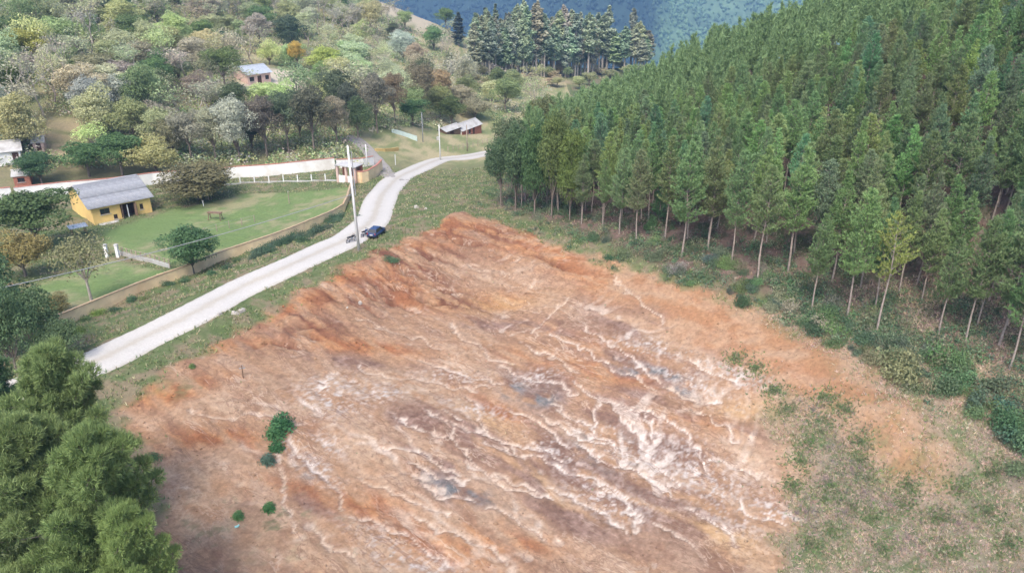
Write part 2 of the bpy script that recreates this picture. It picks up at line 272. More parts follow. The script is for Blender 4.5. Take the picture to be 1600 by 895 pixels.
S = mix(S, C(.13, .145, .075), np.clip(grsp*.8, 0, 1))
S *= .82
S *= (1+.16*n3+.10*fbm(XX*5, YY*5, 2, 19))[..., None]
_S = S; soilv = np.zeros(soil.shape, np.float32); soilv[js, ii_] = soil[js, ii_]*(1-.85*np.clip(1.4*strip_, 0, 1)); XX, YY, A_, B_, n1, n2, n3, st1, st2, rill, bigr = [FULL[k] for k in ('XX', 'YY', 'A_', 'B_', 'n1', 'n2', 'n3', 'st1', 'st2', 'rill', 'bigr')]
S = np.zeros(XX.shape+(3,))+C(.35, .225, .15); S[js, ii_] = _S
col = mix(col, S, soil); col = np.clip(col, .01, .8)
# ------------------------------------------------------------------ materials
def new_mat(name):
    m = bpy.data.materials.new(name); m.use_nodes = True; t = m.node_tree; b = t.nodes['Principled BSDF']; b.inputs['Roughness'].default_value = .85
    b.inputs['Specular IOR Level'].default_value = .25; return m, t, b
def mat(name, c, rough=.8, nscale=6., var=.18, bump=.15, metal=0., spec=.25, dirt=None):
    m, t, b = new_mat(name); N = t.nodes.new; L = t.links.new
    tc = N('ShaderNodeTexCoord'); no = N('ShaderNodeTexNoise'); no.inputs['Scale'].default_value = nscale; no.inputs['Detail'].default_value = 6
    L(tc.outputs['Object'], no.inputs['Vector'])
    r = N('ShaderNodeValToRGB'); r.color_ramp.elements[0].position = .3; r.color_ramp.elements[1].position = .7
    r.color_ramp.elements[0].color = (*[x*(1-var) for x in c], 1); r.color_ramp.elements[1].color = (*[min(1, x*(1+var)) for x in c], 1)
    L(no.outputs['Fac'], r.inputs['Fac']); out = r.outputs['Color']
    if dirt:
        n2 = N('ShaderNodeTexNoise'); n2.inputs['Scale'].default_value = nscale*.22; n2.inputs['Detail'].default_value = 8; L(tc.outputs['Object'], n2.inputs['Vector'])
        r2 = N('ShaderNodeValToRGB'); r2.color_ramp.elements[0].position = .5; r2.color_ramp.elements[1].position = .68; L(n2.outputs['Fac'], r2.inputs['Fac'])
        mx = N('ShaderNodeMixRGB'); mx.inputs[2].default_value = (*dirt, 1); L(r2.outputs['Color'], mx.inputs[0]); L(out, mx.inputs[1]); out = mx.outputs[0]
    L(out, b.inputs['Base Color']); b.inputs['Roughness'].default_value = rough; b.inputs['Metallic'].default_value = metal; b.inputs['Specular IOR Level'].default_value = spec
    if bump:
        bp = N('ShaderNodeBump'); bp.inputs['Strength'].default_value = bump; bp.inputs['Distance'].default_value = .05; L(no.outputs['Fac'], bp.inputs['Height']); L(bp.outputs[0], b.inputs['Normal'])
    return m
AFLOW = math.atan2(n0y, n0x)
def ground_mat():
    m, t, b = new_mat('ground_surface'); N = t.nodes.new; L = t.links.new
    at = N('ShaderNodeAttribute'); at.attribute_name = 'albedo'
    ge = N('ShaderNodeNewGeometry')
    a = N('ShaderNodeTexNoise'); a.inputs['Scale'].default_value = 3.2; a.inputs['Detail'].default_value = 9; a.inputs['Roughness'].default_value = .68; L(ge.outputs['Position'], a.inputs['Vector'])
    mr = N('ShaderNodeMapRange'); mr.inputs[1].default_value = .25; mr.inputs[2].default_value = .75; mr.inputs[3].default_value = .72; mr.inputs[4].default_value = 1.28; L(a.outputs['Fac'], mr.inputs[0])
    mu = N('ShaderNodeMixRGB'); mu.blend_type = 'MULTIPLY'; mu.inputs[0].default_value = 1; L(at.outputs['Color'], mu.inputs[1]); L(mr.outputs[0], mu.inputs[2])
    sa = N('ShaderNodeAttribute'); sa.attribute_name = 'soilness'; mp = N('ShaderNodeMapping'); mp.vector_type = 'TEXTURE'; mp.inputs['Rotation'].default_value = (0, 0, AFLOW); L(ge.outputs['Position'], mp.inputs['Vector'])
    def math_(op, x, y):
        q = N('ShaderNodeMath'); q.operation = op
        for i_, z in enumerate((x, y)):
            if isinstance(z, (int, float)): q.inputs[i_].default_value = z
            else: L(z, q.inputs[i_])
        return q.outputs[0]
    def aniso(sx, sy, det, dist=.6, off=0.):
        m2 = N('ShaderNodeMapping'); m2.inputs['Scale'].default_value = (sx, sy, .3); m2.inputs['Location'].default_value = (off, off*.7, off); L(mp.outputs[0], m2.inputs['Vector']); q = N('ShaderNodeTexNoise'); q.inputs['Scale'].default_value = 1; q.inputs['Detail'].default_value = det; q.inputs['Roughness'].default_value = .62; q.inputs['Distortion'].default_value = dist; L(m2.outputs[0], q.inputs['Vector']); return q.outputs['Fac']
    def ramp(v, lo, hi, a_, b_):
        q = N('ShaderNodeMapRange'); q.inputs[1].default_value = lo; q.inputs[2].default_value = hi; q.inputs[3].default_value = a_; q.inputs[4].default_value = b_; L(v, q.inputs[0]); return q.outputs[0]
    cur = mu.outputs[0]
    streak = ramp(aniso(1.6, 2.6, 5, .5), .3, .7, .88, 1.12); q = N('ShaderNodeMixRGB'); q.blend_type = 'MULTIPLY'; L(sa.outputs['Fac'], q.inputs[0]); L(cur, q.inputs[1]); L(streak, q.inputs[2]); cur = q.outputs[0]
    for (sx, sy, det, wd_, off, colr, amt, lo) in ((.15, .42, 4, .022, 0, (.55, .43, .33), .55, .50), (.34, .9, 4, .030, 7, (.52, .40, .31), .38, .52), (.28, .8, 4, .032, 19, (.16, .085, .06), .6, .48), (.9, 2.2, 3, .05, 31, (.20, .115, .08), .4, .47)):
        n_e = aniso(sx, sy, det, 1.2, off); line = ramp(math_('ABSOLUTE', math_('SUBTRACT', n_e, .5), 0), 0, wd_, 1, 0); gate = ramp(aniso(.12, .2, 3, .2, off+3), lo, lo+.12, 0, 1)
        f = math_('MULTIPLY', math_('MULTIPLY', line, gate), math_('MULTIPLY', sa.outputs['Fac'], amt)); q = N('ShaderNodeMixRGB'); q.inputs[2].default_value = (*colr, 1); L(f, q.inputs[0]); L(cur, q.inputs[1]); cur = q.outputs[0]
    L(cur, b.inputs['Base Color']); b.inputs['Roughness'].default_value = .95; b.inputs['Specular IOR Level'].default_value = .1
    bp = N('ShaderNodeBump'); bp.inputs['Strength'].default_value = .5; bp.inputs['Distance'].default_value = .12; L(a.outputs['Fac'], bp.inputs['Height']); L(bp.outputs[0], b.inputs['Normal'])
    return m
def leaf_mat(name, c, var=.25, trans=.28, hue=.02):
    """foliage: the object's own colour times small variation, a little light comes through"""
    m, t, b = new_mat(name); N = t.nodes.new; L = t.links.new
    oi = N('ShaderNodeObjectInfo'); ge = N('ShaderNodeNewGeometry'); no = N('ShaderNodeTexNoise'); no.inputs['Scale'].default_value = .9; no.inputs['Detail'].default_value = 3; L(ge.outputs['Position'], no.inputs['Vector'])
    if c is None: src = oi.outputs['Color']
    else: rg = N('ShaderNodeRGB'); rg.outputs[0].default_value = (*c, 1); src = rg.outputs[0]
    ad = N('ShaderNodeMath'); ad.operation = 'ADD'; L(ge.outputs['Random Per Island'], ad.inputs[0]); L(no.outputs['Fac'], ad.inputs[1])
    mr = N('ShaderNodeMapRange'); mr.inputs[1].default_value = .2; mr.inputs[2].default_value = 1.5; mr.inputs[3].default_value = LEAFGAIN*(1-var); mr.inputs[4].default_value = LEAFGAIN*(1+var); L(ad.outputs[0], mr.inputs[0])
    hs = N('ShaderNodeHueSaturation'); L(src, hs.inputs['Color']); L(mr.outputs[0], hs.inputs['Value'])
    hr = N('ShaderNodeMapRange'); hr.inputs[3].default_value = .5-hue; hr.inputs[4].default_value = .5+hue; L(oi.outputs['Random'], hr.inputs[0]); L(hr.outputs[0], hs.inputs['Hue'])
    L(hs.outputs[0], b.inputs['Base Color']); b.inputs['Roughness'].default_value = .6; b.inputs['Specular IOR Level'].default_value = .2
    tr = N('ShaderNodeBsdfTranslucent'); L(hs.outputs[0], tr.inputs['Color']); mx = N('ShaderNodeMixShader'); mx.inputs[0].default_value = trans
    L(b.outputs[0], mx.inputs[1]); L(tr.outputs[0], mx.inputs[2]); L(mx.outputs[0], t.nodes['Material Output'].inputs['Surface']); return m
M = dict(ground=ground_mat(), road=mat('pale_gravel', (.47, .445, .405), .95, .8, .12, .4, dirt=(.38, .345, .295)), path=mat('grey_gravel', (.30, .275, .25), .95, 1.5, .15, .3),
 bark=mat('grey_bark', (.20, .165, .135), .9, 5, .3, .5), palebark=mat('pale_bark', (.44, .39, .33), .9, 4, .25, .4), pinebark=mat('pine_bark', (.33, .275, .235), .9, 4, .3, .5),
 leaf=leaf_mat('leaves', None, .3), needle=leaf_mat('needles', None, .3, .22, .010), twig=mat('twigs', (.30, .25, .21), .9, 3, .25, 0),
 grass=leaf_mat('grass_blades', None, .35, .3), 
 beige=mat('beige_render', (.84, .65, .40), .9, 1.3, .10, .2, dirt=(.66, .48, .29)), beigetop=mat('beige_coping', (.42, .31, .20), .9, 3, .15, .2),
 white=mat('white_render', (.80, .79, .76), .85, 1.5, .06, .1, dirt=(.62, .58, .52)), whitepaint=mat('white_paint', (.80, .80, .78), .7, 3, .05, .05),
 coping=mat('reddish_coping', (.46, .20, .15), .9, 3, .2, .2), yellow=mat('yellow_render', (.75, .53, .20), .85, 1.1, .07, .1, dirt=(.62, .42, .17)), 
 sheet=mat('fibre_cement', (.30, .31, .33), .85, 1.6, .18, .1, dirt=(.19, .19, .19)), metal=mat('zinc_sheet', (.55, .58, .60), .45, 2, .1, .05, .4), timber=mat('weathered_timber', (.20, .13, .09), .85, 5, .25, .2), darktimber=mat('dark_timber', (.09, .05, .035), .8, 5, .25, .2),
 dark=mat('dark_interior', (.02, .018, .016), .9, 3, .1, 0), glass=mat('window_glass', (.03, .035, .04), .12, 3, .1, 0, 0, .6), concrete=mat('concrete', (.46, .45, .43), .9, 2.5, .12, .15, dirt=(.34, .32, .29)), pole=mat('pole_concrete', (.66, .66, .64), .85, 1.5, .08, .1),
 brick=mat('brick_wall', (.36, .15, .10), .9, 6, .25, .2), pink=mat('pinkish_render', (.58, .42, .36), .9, 2, .12, .1), rubber=mat('rubber', (.02, .02, .02), .8, 9, .1, 0), carblue=mat('dark_blue_paint', (.03, .055, .14), .25, 3, .08, 0, 0, .6), chrome=mat('metal_parts', (.4, .4, .42), .35, 4, .1, 0, .8), black=mat('black_plastic', (.025, .025, .028), .5, 6, .1, 0),
 redlamp=mat('red_lamp', (.35, .02, .02), .3, 4, .1, 0), plate=mat('number_plate', (.6, .6, .6), .5, 9, .05, 0), cable=mat('cable_sheath', (.30, .31, .32), .6, 5, .1, 0), stone=mat('pale_stone', (.46, .42, .37), .9, 2.5, .22, .4), tealwall=mat('pale_teal_paint', (.52, .62, .58), .8, 2, .08, .1), ochre=mat('ochre_paint', (.50, .36, .15), .85, 2, .1, .1), teal=mat('teal_plastic', (.35, .62, .58), .4, 6, .1, 0),
 timberpale=mat('pale_timber', (.34, .28, .22), .85, 5, .25, .2))
def road_mat(name, c, c_track, c_edge):
    m, t, b = new_mat(name); N = t.nodes.new; L = t.links.new; ge = N('ShaderNodeNewGeometry'); at = N('ShaderNodeAttribute'); at.attribute_name = 'across'
    n1_ = N('ShaderNodeTexNoise'); n1_.inputs['Scale'].default_value = .9; n1_.inputs['Detail'].default_value = 9; n1_.inputs['Roughness'].default_value = .7; L(ge.outputs['Position'], n1_.inputs['Vector'])
    ab = N('ShaderNodeMath'); ab.operation = 'ABSOLUTE'; L(at.outputs['Fac'], ab.inputs[0]); ad = N('ShaderNodeMath'); ad.operation = 'MULTIPLY_ADD'; ad.inputs[1].default_value = .55; L(n1_.outputs['Fac'], ad.inputs[0]); L(ab.outputs[0], ad.inputs[2])
    r = N('ShaderNodeValToRGB'); e = r.color_ramp.elements; e[0].position = .28; e[0].color = (*c_edge, 1); e[1].position = .42; e[1].color = (*c, 1)
    for p_, q_ in ((.62, c_track), (.80, c_track), (.96, c), (1.0, c)): x = e.new(min(p_, 1)); x.color = (*q_, 1)
    sc_ = N('ShaderNodeMath'); sc_.operation = 'MULTIPLY'; sc_.inputs[1].default_value = .82; L(ad.outputs[0], sc_.inputs[0]); L(sc_.outputs[0], r.inputs['Fac'])
    eg = N('ShaderNodeMapRange'); eg.inputs[1].default_value = 1.06; eg.inputs[2].default_value = 1.28; L(ad.outputs[0], eg.inputs[0]); mx = N('ShaderNodeMixRGB'); L(eg.outputs[0], mx.inputs[0]); L(r.outputs['Color'], mx.inputs[1]); mx.inputs[2].default_value = (*c_edge, 1)
    n2_ = N('ShaderNodeTexNoise'); n2_.inputs['Scale'].default_value = 6; n2_.inputs['Detail'].default_value = 8; L(ge.outputs['Position'], n2_.inputs['Vector']); mr = N('ShaderNodeMapRange'); mr.inputs[1].default_value = .3; mr.inputs[2].default_value = .7; mr.inputs[3].default_value = .93; mr.inputs[4].default_value = 1.07; L(n2_.outputs['Fac'], mr.inputs[0])
    mu = N('ShaderNodeMixRGB'); mu.blend_type = 'MULTIPLY'; mu.inputs[0].default_value = 1; L(mx.outputs[0], mu.inputs[1]); L(mr.outputs[0], mu.inputs[2]); L(mu.outputs[0], b.inputs['Base Color']); b.inputs['Roughness'].default_value = .95
    bp = N('ShaderNodeBump'); bp.inputs['Strength'].default_value = .4; bp.inputs['Distance'].default_value = .06; L(n2_.outputs['Fac'], bp.inputs['Height']); L(bp.outputs[0], b.inputs['Normal']); return m
M['road'] = road_mat('pale_gravel_road', (.47, .445, .405), (.50, .475, .435), (.42, .38, .32))
# ------------------------------------------------------------------ mesh helpers
def mesh_np(name, V, F, m, smooth=False):
    me = bpy.data.meshes.new(name); V = np.asarray(V, np.float32); F = np.asarray(F, np.int32); k = F.shape[1]
    me.vertices.add(len(V)); me.vertices.foreach_set('co', V.ravel())
    me.loops.add(F.size); me.loops.foreach_set('vertex_index', F.ravel())
    me.polygons.add(len(F)); me.polygons.foreach_set('loop_start', np.arange(0, F.size, k, dtype=np.int32))
    try: me.polygons.foreach_set('loop_total', np.full(len(F), k, np.int32))
    except Exception: pass
    if smooth: me.polygons.foreach_set('use_smooth', np.ones(len(F), bool))
    me.update(calc_edges=True); me.materials.append(m); return me
def link(name, data, parent=None, loc=None):
    o = bpy.data.objects.new(name, data); COL.objects.link(o)
    if parent: o.parent = parent
    if loc is not None: o.location = loc
    return o
def thing(name, label, cat, loc=(0, 0, 0), rz=0, group=None):
    o = link(name, None, None, tuple(float(a) for a in loc)); o.empty_display_size = .3; o.rotation_euler = (0, 0, rz); tag(o, label, cat, group); return o
def tag(o, label=None, cat=None, group=None, kind=None):
    if label: o['label'] = label
    if cat: o['category'] = cat
    if group: o['group'] = group
    if kind: o['kind'] = kind
    return o
class MB:
    def __init__(s): s.v = []; s.f = []
    def add(s, V, F):
        n = len(s.v); s.v += [tuple(map(float, p)) for p in V]; s.f += [tuple(i+n for i in q) for q in F]; return s
    def box(s, c, d, rz=0, rx=0, taper=1.):
        V = []; 
        for z in (-.5, .5):
            k = taper if z > 0 else 1
            for x, y in ((-.5, -.5), (.5, -.5), (.5, .5), (-.5, .5)): V.append(Vector((x*d[0]*k, y*d[1]*k, z*d[2])))
        Rm = Matrix.Rotation(rz, 3, 'Z') @ Matrix.Rotation(rx, 3, 'X'); c = Vector(c)
        return s.add([Rm @ p+c for p in V], [(3, 2, 1, 0), (4, 5, 6, 7), (0, 1, 5, 4), (1, 2, 6, 5), (2, 3, 7, 6), (3, 0, 4, 7)])
    def tube(s, P, r, n=6, cap=True):
        P = [Vector(p) for p in P]; r = r if hasattr(r, '__len__') else [r]*len(P); V = []
        for i, p in enumerate(P):
            d = (P[min(i+1, len(P)-1)]-P[max(i-1, 0)]).normalized(); a = d.orthogonal().normalized() if abs(d.z) < .98 else Vector((1, 0, 0)); a = (a-d*a.dot(d)).normalized(); b = d.cross(a)
            for k in range(n): t = 2*math.pi*k/n; V.append(p+(a*math.cos(t)+b*math.sin(t))*r[i])
        F = [(i*n+k, i*n+(k+1) % n, (i+1)*n+(k+1) % n, (i+1)*n+k) for i in range(len(P)-1) for k in range(n)]
        if cap: F += [tuple(range(n))[::-1], tuple((len(P)-1)*n+k for k in range(n))]
        return s.add(V, F)
    def prism(s, prof, x0, x1, w0=1., w1=1.):
        """profile in (y,z) swept along x"""
        n = len(prof); V = [(x0, y*w0, z) for y, z in prof]+[(x1, y*w1, z) for y, z in prof]
        return s.add(V, [tuple(range(n))[::-1], tuple(range(n, 2*n))]+[(i, (i+1) % n, n+(i+1) % n, n+i) for i in range(n)])
    def mesh(s, name, m, smooth=False):
        me = bpy.data.meshes.new(name); me.from_pydata(s.v, [], s.f); me.update(); me.materials.append(m)
        if smooth: me.shade_smooth()
        return me
    def build(s, name, m, parent=None, smooth=False, loc=None): return link(name, s.mesh(name, m, smooth), parent, loc)
# ------------------------------------------------------------------ ground sheet, road
ny, nx = XX.shape; idx = np.arange(ny*nx).reshape(ny, nx)
Fq = np.stack([idx[:-1, :-1], idx[:-1, 1:], idx[1:, 1:], idx[1:, :-1]], -1).reshape(-1, 4)
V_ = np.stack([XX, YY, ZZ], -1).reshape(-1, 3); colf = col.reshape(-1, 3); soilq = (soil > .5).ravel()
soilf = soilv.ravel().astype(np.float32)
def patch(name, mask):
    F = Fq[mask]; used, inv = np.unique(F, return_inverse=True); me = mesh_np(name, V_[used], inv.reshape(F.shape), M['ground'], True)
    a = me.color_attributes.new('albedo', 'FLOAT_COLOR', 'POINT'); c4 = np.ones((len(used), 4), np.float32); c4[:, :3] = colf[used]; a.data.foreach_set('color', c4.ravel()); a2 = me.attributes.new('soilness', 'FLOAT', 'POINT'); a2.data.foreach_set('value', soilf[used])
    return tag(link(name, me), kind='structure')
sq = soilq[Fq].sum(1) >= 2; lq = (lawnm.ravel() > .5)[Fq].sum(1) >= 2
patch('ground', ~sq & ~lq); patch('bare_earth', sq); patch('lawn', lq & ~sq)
def strip(name, P, half, m, off=.02, crown=.06, n=14):
    P = np.array(P); T = np.gradient(P[:, :2], axis=0); T /= np.linalg.norm(T, axis=1)[:, None]; Nn = np.stack([T[:, 1], -T[:, 0]], 1); V = []; AC = []
    for i in range(len(P)):
        hw = half*(1+.012*math.sin(i*1.3)+.025*math.sin(i*.17))
        for k in range(n+1):
            s_ = -1+2*k/n; x, y = P[i, :2]+Nn[i]*s_*hw; V.append((x, y, float(hz(x, y))+off+crown*(1-s_*s_)-(.12 if abs(s_) == 1 else 0)-.02*math.exp(-((abs(s_)-.42)/.13)**2))); AC.append(s_)
    F = [(i*(n+1)+k, i*(n+1)+k+1, (i+1)*(n+1)+k+1, (i+1)*(n+1)+k) for i in range(len(P)-1) for k in range(n)]
    me = mesh_np(name, V, F, m, True); a = me.attributes.new('across', 'FLOAT', 'POINT'); a.data.foreach_set('value', np.array(AC, np.float32)); return tag(link(name, me), kind='structure')
strip('road', smooth_line(ROAD, 3), RW+.05, M['road'], .05, .08)
DRIVE = smooth_line([gnd(*q) for q in [(628,283),(606,272),(594,258),(582,244),(570,230),(556,218),(540,214)]], 6)
strip('driveway', DRIVE, 1.5, M['path'], .06)
# ------------------------------------------------------------------ foliage meshes
def unit(a): return a/(np.linalg.norm(a, axis=-1, keepdims=True)+1e-9)
def tufts(P, D, k, ln, wd, spread, g):
    """needle tufts: k slim triangles fanning out from each point"""
    n = len(P); d = unit(D[:, None]+g.normal(0, spread, (n, k, 3))); side = unit(np.cross(d, g.normal(0, 1, (n, k, 3))))
    L = ln*g.uniform(.7, 1.15, (n, k, 1)); b = P[:, None]+d*0
    V = np.stack([b-side*wd/2, b+side*wd/2, b+d*L], 2).reshape(-1, 3); return V, np.arange(len(V)).reshape(-1, 3)
def blades(P, D, k, ln, wd, spread, g):
    """needle tufts with blunt four-sided blades"""
    n = len(P); d = unit(D[:, None]+g.normal(0, spread, (n, k, 3))); side = unit(np.cross(d, g.normal(0, 1, (n, k, 3))))
    L = ln*g.uniform(.7, 1.15, (n, k, 1)); b = P[:, None]+d*0
    V = np.stack([b-side*wd*.25, b+side*wd*.25, b+d*L*.6+side*wd/2, b+d*L, b+d*L*.6-side*wd/2], 2)
    V = V.reshape(-1, 3); q = np.arange(0, len(V), 5)[:, None]
    F = np.concatenate([q+np.array([[0, 1, 2]]), q+np.array([[0, 2, 4]]), q+np.array([[2, 3, 4]])], 0); return V, F
def leaves(P, Nrm, size, g, aspect=.7, jitter=.8):
    n = len(P); nn = unit(unit(Nrm)+g.normal(0, jitter, (n, 3))); u = unit(np.cross(nn, g.normal(0, 1, (n, 3)))); v = np.cross(nn, u)
    s = size*g.uniform(.6, 1.3, (n, 1))
    V = np.stack([P-u*s*.5, P-v*s*aspect*.5+nn*s*.08, P+u*s*.5, P+v*s*aspect*.5+nn*s*.08], 1).reshape(-1, 3); return V, np.arange(len(V)).reshape(-1, 4)
def pine_meshes(seed, h=10.5, base=.40, rad=1.75, step=.36, nb=7, k=8, ln=.30, wd=.062, dens=1., top=.75):
    g = np.random.default_rng(seed); P = []; D = []; tw = MB(); z = h*base
    lean = g.normal(0, .12, 2); 
    cx = lambda zz: np.array([lean[0]*(zz/h)**2+.06*math.sin(zz*.9+seed), lean[1]*(zz/h)**2+.06*math.cos(zz*.8+seed), zz])
    while z < h-.15:
        s = (z-h*base)/(h*(1-base)); prof = min(1, .6+s*2.2)*(1-s)**top*(1+.13*g.normal())
        for b in range(nb):
            a = g.uniform(0, 2*math.pi); L = max(.28, rad*prof*g.uniform(.8, 1.08)); el = R(g.uniform(8, 34)+s*32)
            p0 = cx(z); dr = np.array([math.cos(a)*math.cos(el), math.sin(a)*math.cos(el), math.sin(el)]); nt_ = max(2, int(L/.21*dens))
            for t in np.linspace(.2, 1, nt_):
                p = p0+dr*L*t+np.array([0, 0, .28*L*t*t]); P.append(p+g.normal(0, .05, 3)); D.append(dr*.5+np.array([0, 0, .85]))
                for _q in range(2):
                    if t > .35 and g.random() < .75*dens:
                        sd_ = np.array([-math.sin(a), math.cos(a), .35])*g.choice([-1, 1])+np.array([0, 0, .2]); P.append(p+sd_*g.uniform(.1, .34)*min(1, L)); D.append(dr*.4+sd_*.4+np.array([0, 0, .8]))
            if L > .6: tw.tube([p0, p0+dr*L*.9+np.array([0, 0, .16*L])], [.03, .01], 3, False)
        z += step*g.uniform(.7, 1.2)
    for t in range(5): P.append(cx(h-.1*t)); D.append(np.array([g.normal(0, .2), g.normal(0, .2), 1]))
    V, F = tufts(np.array(P), unit(np.array(D)), k, ln, wd, .42, g)
    zs = np.linspace(-.4, h-.3, 9); tr = MB().tube([cx(max(q, 0))+np.array([0, 0, min(q, 0)]) for q in zs], [.095*(1-q/h*.85) if q > 0 else .11 for q in zs], 7, False)
    n = len(tr.v); tr.add(tw.v, tw.f); return tr.mesh('pine_trunk', M['pinebark'], True), mesh_np('pine_crown', V, F, M['needle'])
def broad_meshes(seed, h=8., w=7., nblob=11, per=760, leaf=.22, low=.28, flat=.75, bark='bark', open_=0.):
    """spreading tree: limbs reaching to uneven leaf masses"""
    g = np.random.default_rng(seed); VV = []; FF = []; n = 0; tr = MB(); cz = h*(low+(1-low)*.5); B = []
    tr.tube([(0, 0, -.5), (.05, 0, h*.15), (.1*g.normal(), .1*g.normal(), h*low), (.2*g.normal(), .2*g.normal(), h*.6)], [.05*h*.5, .038*h*.5, .03*h*.5, .012*h*.5], 7, False)
    for i in range(nblob):
        for _ in range(30):
            q = g.uniform(-1, 1, 3)
            if .25 < np.linalg.norm(q) < .95 and (q[2] > -.75): break
        c = np.array([q[0]*w*.36, q[1]*w*.36, cz+q[2]*h*(1-low)*.36]); r = w*g.uniform(.15, .25)*(1.15-.3*max(q[2], 0)); B.append((c, r))
    B.append((np.array([0, 0, cz+.1*h]), w*.24))
    for c, r in B:
        m = int(per*(r/(w*.2))**2); d = unit(g.normal(0, 1, (m, 3))); d[:, 2] = np.abs(d[:, 2])*np.where(g.random(m) < .76, 1, -1)
        d = unit(d); lump = 1+.22*np.sin(d[:, 0]*5+c[0]*3)*np.cos(d[:, 1]*4+c[1]*2)+.15*np.sin(d[:, 2]*7+c[2])
        rr = r*lump*g.uniform(.62, 1.08, m)**(.6); 
        P = c+d*rr[:, None]*np.array([1, 1, flat]); keep = g.random(m) > open_; P, d2 = P[keep], d[keep]
        V, F = leaves(P, d2+np.array([0, 0, .4]), leaf, g); VV.append(V); FF.append(F+n); n += len(V)
        if c[2] > h*low: tr.tube([(0, 0, h*low*.85), c*np.array([.5, .5, 0])+np.array([0, 0, h*low+(c[2]-h*low)*.45]), c], [.02*h*.5, .013*h*.5, .006*h*.5], 4, False)
    return tr.mesh('tree_trunk', M[bark], True), mesh_np('tree_crown', np.concatenate(VV), np.concatenate(FF), M['leaf'])
def twiggy_meshes(seed, h=9., w=6., leaf=.3, nleaf=500, fork=.35, lim=5, bark='palebark', r0=.16):
    """thin crowned tree: pale limbs dividing into many fine twigs with sparse leaves"""
    g = np.random.default_rng(seed); lm = MB(); tw = MB(); tips = []
    def grow_(p, d, L, r, lv):
        mid = p+d*L*.5+g.normal(0, .05*L, 3); e = mid+unit(d+g.normal(0, .18, 3))*L*.5
        (lm if lv < 2 else tw).tube([p, mid, e], [r, r*.8, r*.62], 6 if lv < 2 else 3, False)
        if lv >= lim: tips.append(e); return
        for k in range(2 if lv == 0 else (3 if g.random() < .6 else 2)):
            nd = unit(unit(d)*1.0+g.normal(0, .52, 3)*np.array([w/h*1.3, w/h*1.3, .5])+np.array([0, 0, .12])); grow_(e, nd, L*g.uniform(.62, .84), r*.62, lv+1)
        if lv >= lim-2: tips.append(e)
    grow_(np.array([0, 0, -.4]), np.array([.05*g.normal(), .05*g.normal(), 1.]), h*fork, r0, 0)
    T = np.array(tips); g2 = T[g.integers(0, len(T), nleaf)]+g.normal(0, .32, (nleaf, 3)); V, F = leaves(g2, g.normal(0, 1, (nleaf, 3))+np.array([0, 0, .8]), leaf, g)
    hh = max(V[:, 2].max(), .1); s_ = h/hh
    ww = (np.percentile(V[:, 0], 97)-np.percentile(V[:, 0], 3)); sw = w/max(ww, .1)
    S_ = np.array([sw, sw, s_])
    n = len(lm.v); lm.v = [tuple(np.array(p)*S_) for p in lm.v]; tw.v = [tuple(np.array(p)*S_) for p in tw.v]
    V = V*S_; lm.add(tw.v, tw.f)
    return lm.mesh('tree_trunk', M[bark], True), mesh_np('tree_crown', V, F, M['leaf'])
def tall_meshes(seed, h=25., w=4.5, cb=.38, narrow=False):
    """tall slim stand tree, clear stem below a ragged column of foliage"""
    g = np.random.default_rng(seed); tr = MB().tube([(0, 0, -1), (0, 0, h*.3), (.2*g.normal(), .2*g.normal(), h*.7), (0, 0, h)], [.30, .24, .15, .03], 6, False); VV = []; FF = []; n = 0; z = h*cb
    while z < h:
        s = (z-h*cb)/(h*(1-cb)); r = w*.5*(min(1, .5+2*s))*(1-s**2.2)*g.uniform(.55, 1.1)+.3
        for _ in range(3):
            a = g.uniform(0, 6.28); c = np.array([math.cos(a)*r*.55, math.sin(a)*r*.55, z]); m = 34
            P = c+unit(g.normal(0, 1, (m, 3)))*np.array([r*.5, r*.5, .9])*g.uniform(.4, 1, (m, 1)); V, F = leaves(P, P-np.array([0, 0, z-1.]), .75, g); VV.append(V); FF.append(F+n); n += len(V)
        z += .75
    return tr.mesh('tree_trunk', M['palebark'], True), mesh_np('tree_crown', np.concatenate(VV), np.concatenate(FF), M['leaf'])
def shrub_mesh(seed, h=1.5, w=1.8, n=700, leaf=.2, conical=False):
    g = np.random.default_rng(seed); d = unit(g.normal(0, 1, (n, 3))); d[:, 2] = np.abs(d[:, 2])
    c = g.normal(0, .45, (7, 3)); k = g.integers(0, 7, n); P = (c[k]*.5+d*g.uniform(.25, .6, (n, 1)))*np.array([w*.62, w*.62, h*.62]); P[:, 2] = np.abs(P[:, 2])
    if conical: P[:, :2] *= (1.15-P[:, 2:]/h)
    V, F = leaves(P, d+np.array([0, 0, .5]), leaf, g, .5); return mesh_np('shrub_foliage', V, F, M['leaf'])
PINES = [pine_meshes(s, 10.5, b, r, top=t) for s, b, r, t in ((1, .32, 1.95, .80), (2, .38, 1.8, .66), (3, .30, 2.1, .9), (4, .36, 1.85, .6), (5, .45, 1.9, .74), (6, .34, 1.75, .95))]
SPARSE = pine_meshes(11, 10.5, .46, 2.0, .62, 4, 9, .36, .07, .8, .45)
YOUNG = [pine_meshes(s, 4.5, .08, 1.35, .33, 6, 8, .34, .075, 1, .8) for s in (21, 22)]
BROAD = [broad_meshes(s, nblob=nb, flat=fl, low=lo, open_=op) for s, nb, fl, lo, op in ((31, 11, .75, .28, 0), (32, 14, .8, .2, .1), (33, 9, .7, .34, .0), (34, 12, .9, .22, .2), (35, 16, .7, .15, .1))]+[broad_meshes(36, nblob=13, per=200, leaf=.26, low=.42, flat=.95, bark='palebark', open_=.35)]
TWIG = [twiggy_meshes(s, nleaf=nl, lim=li, bark=bk) for s, nl, li, bk in ((41, 700, 5, 'palebark'), (42, 320, 5, 'twig'), (43, 1100, 5, 'bark'), (44, 150, 6, 'palebark'))]
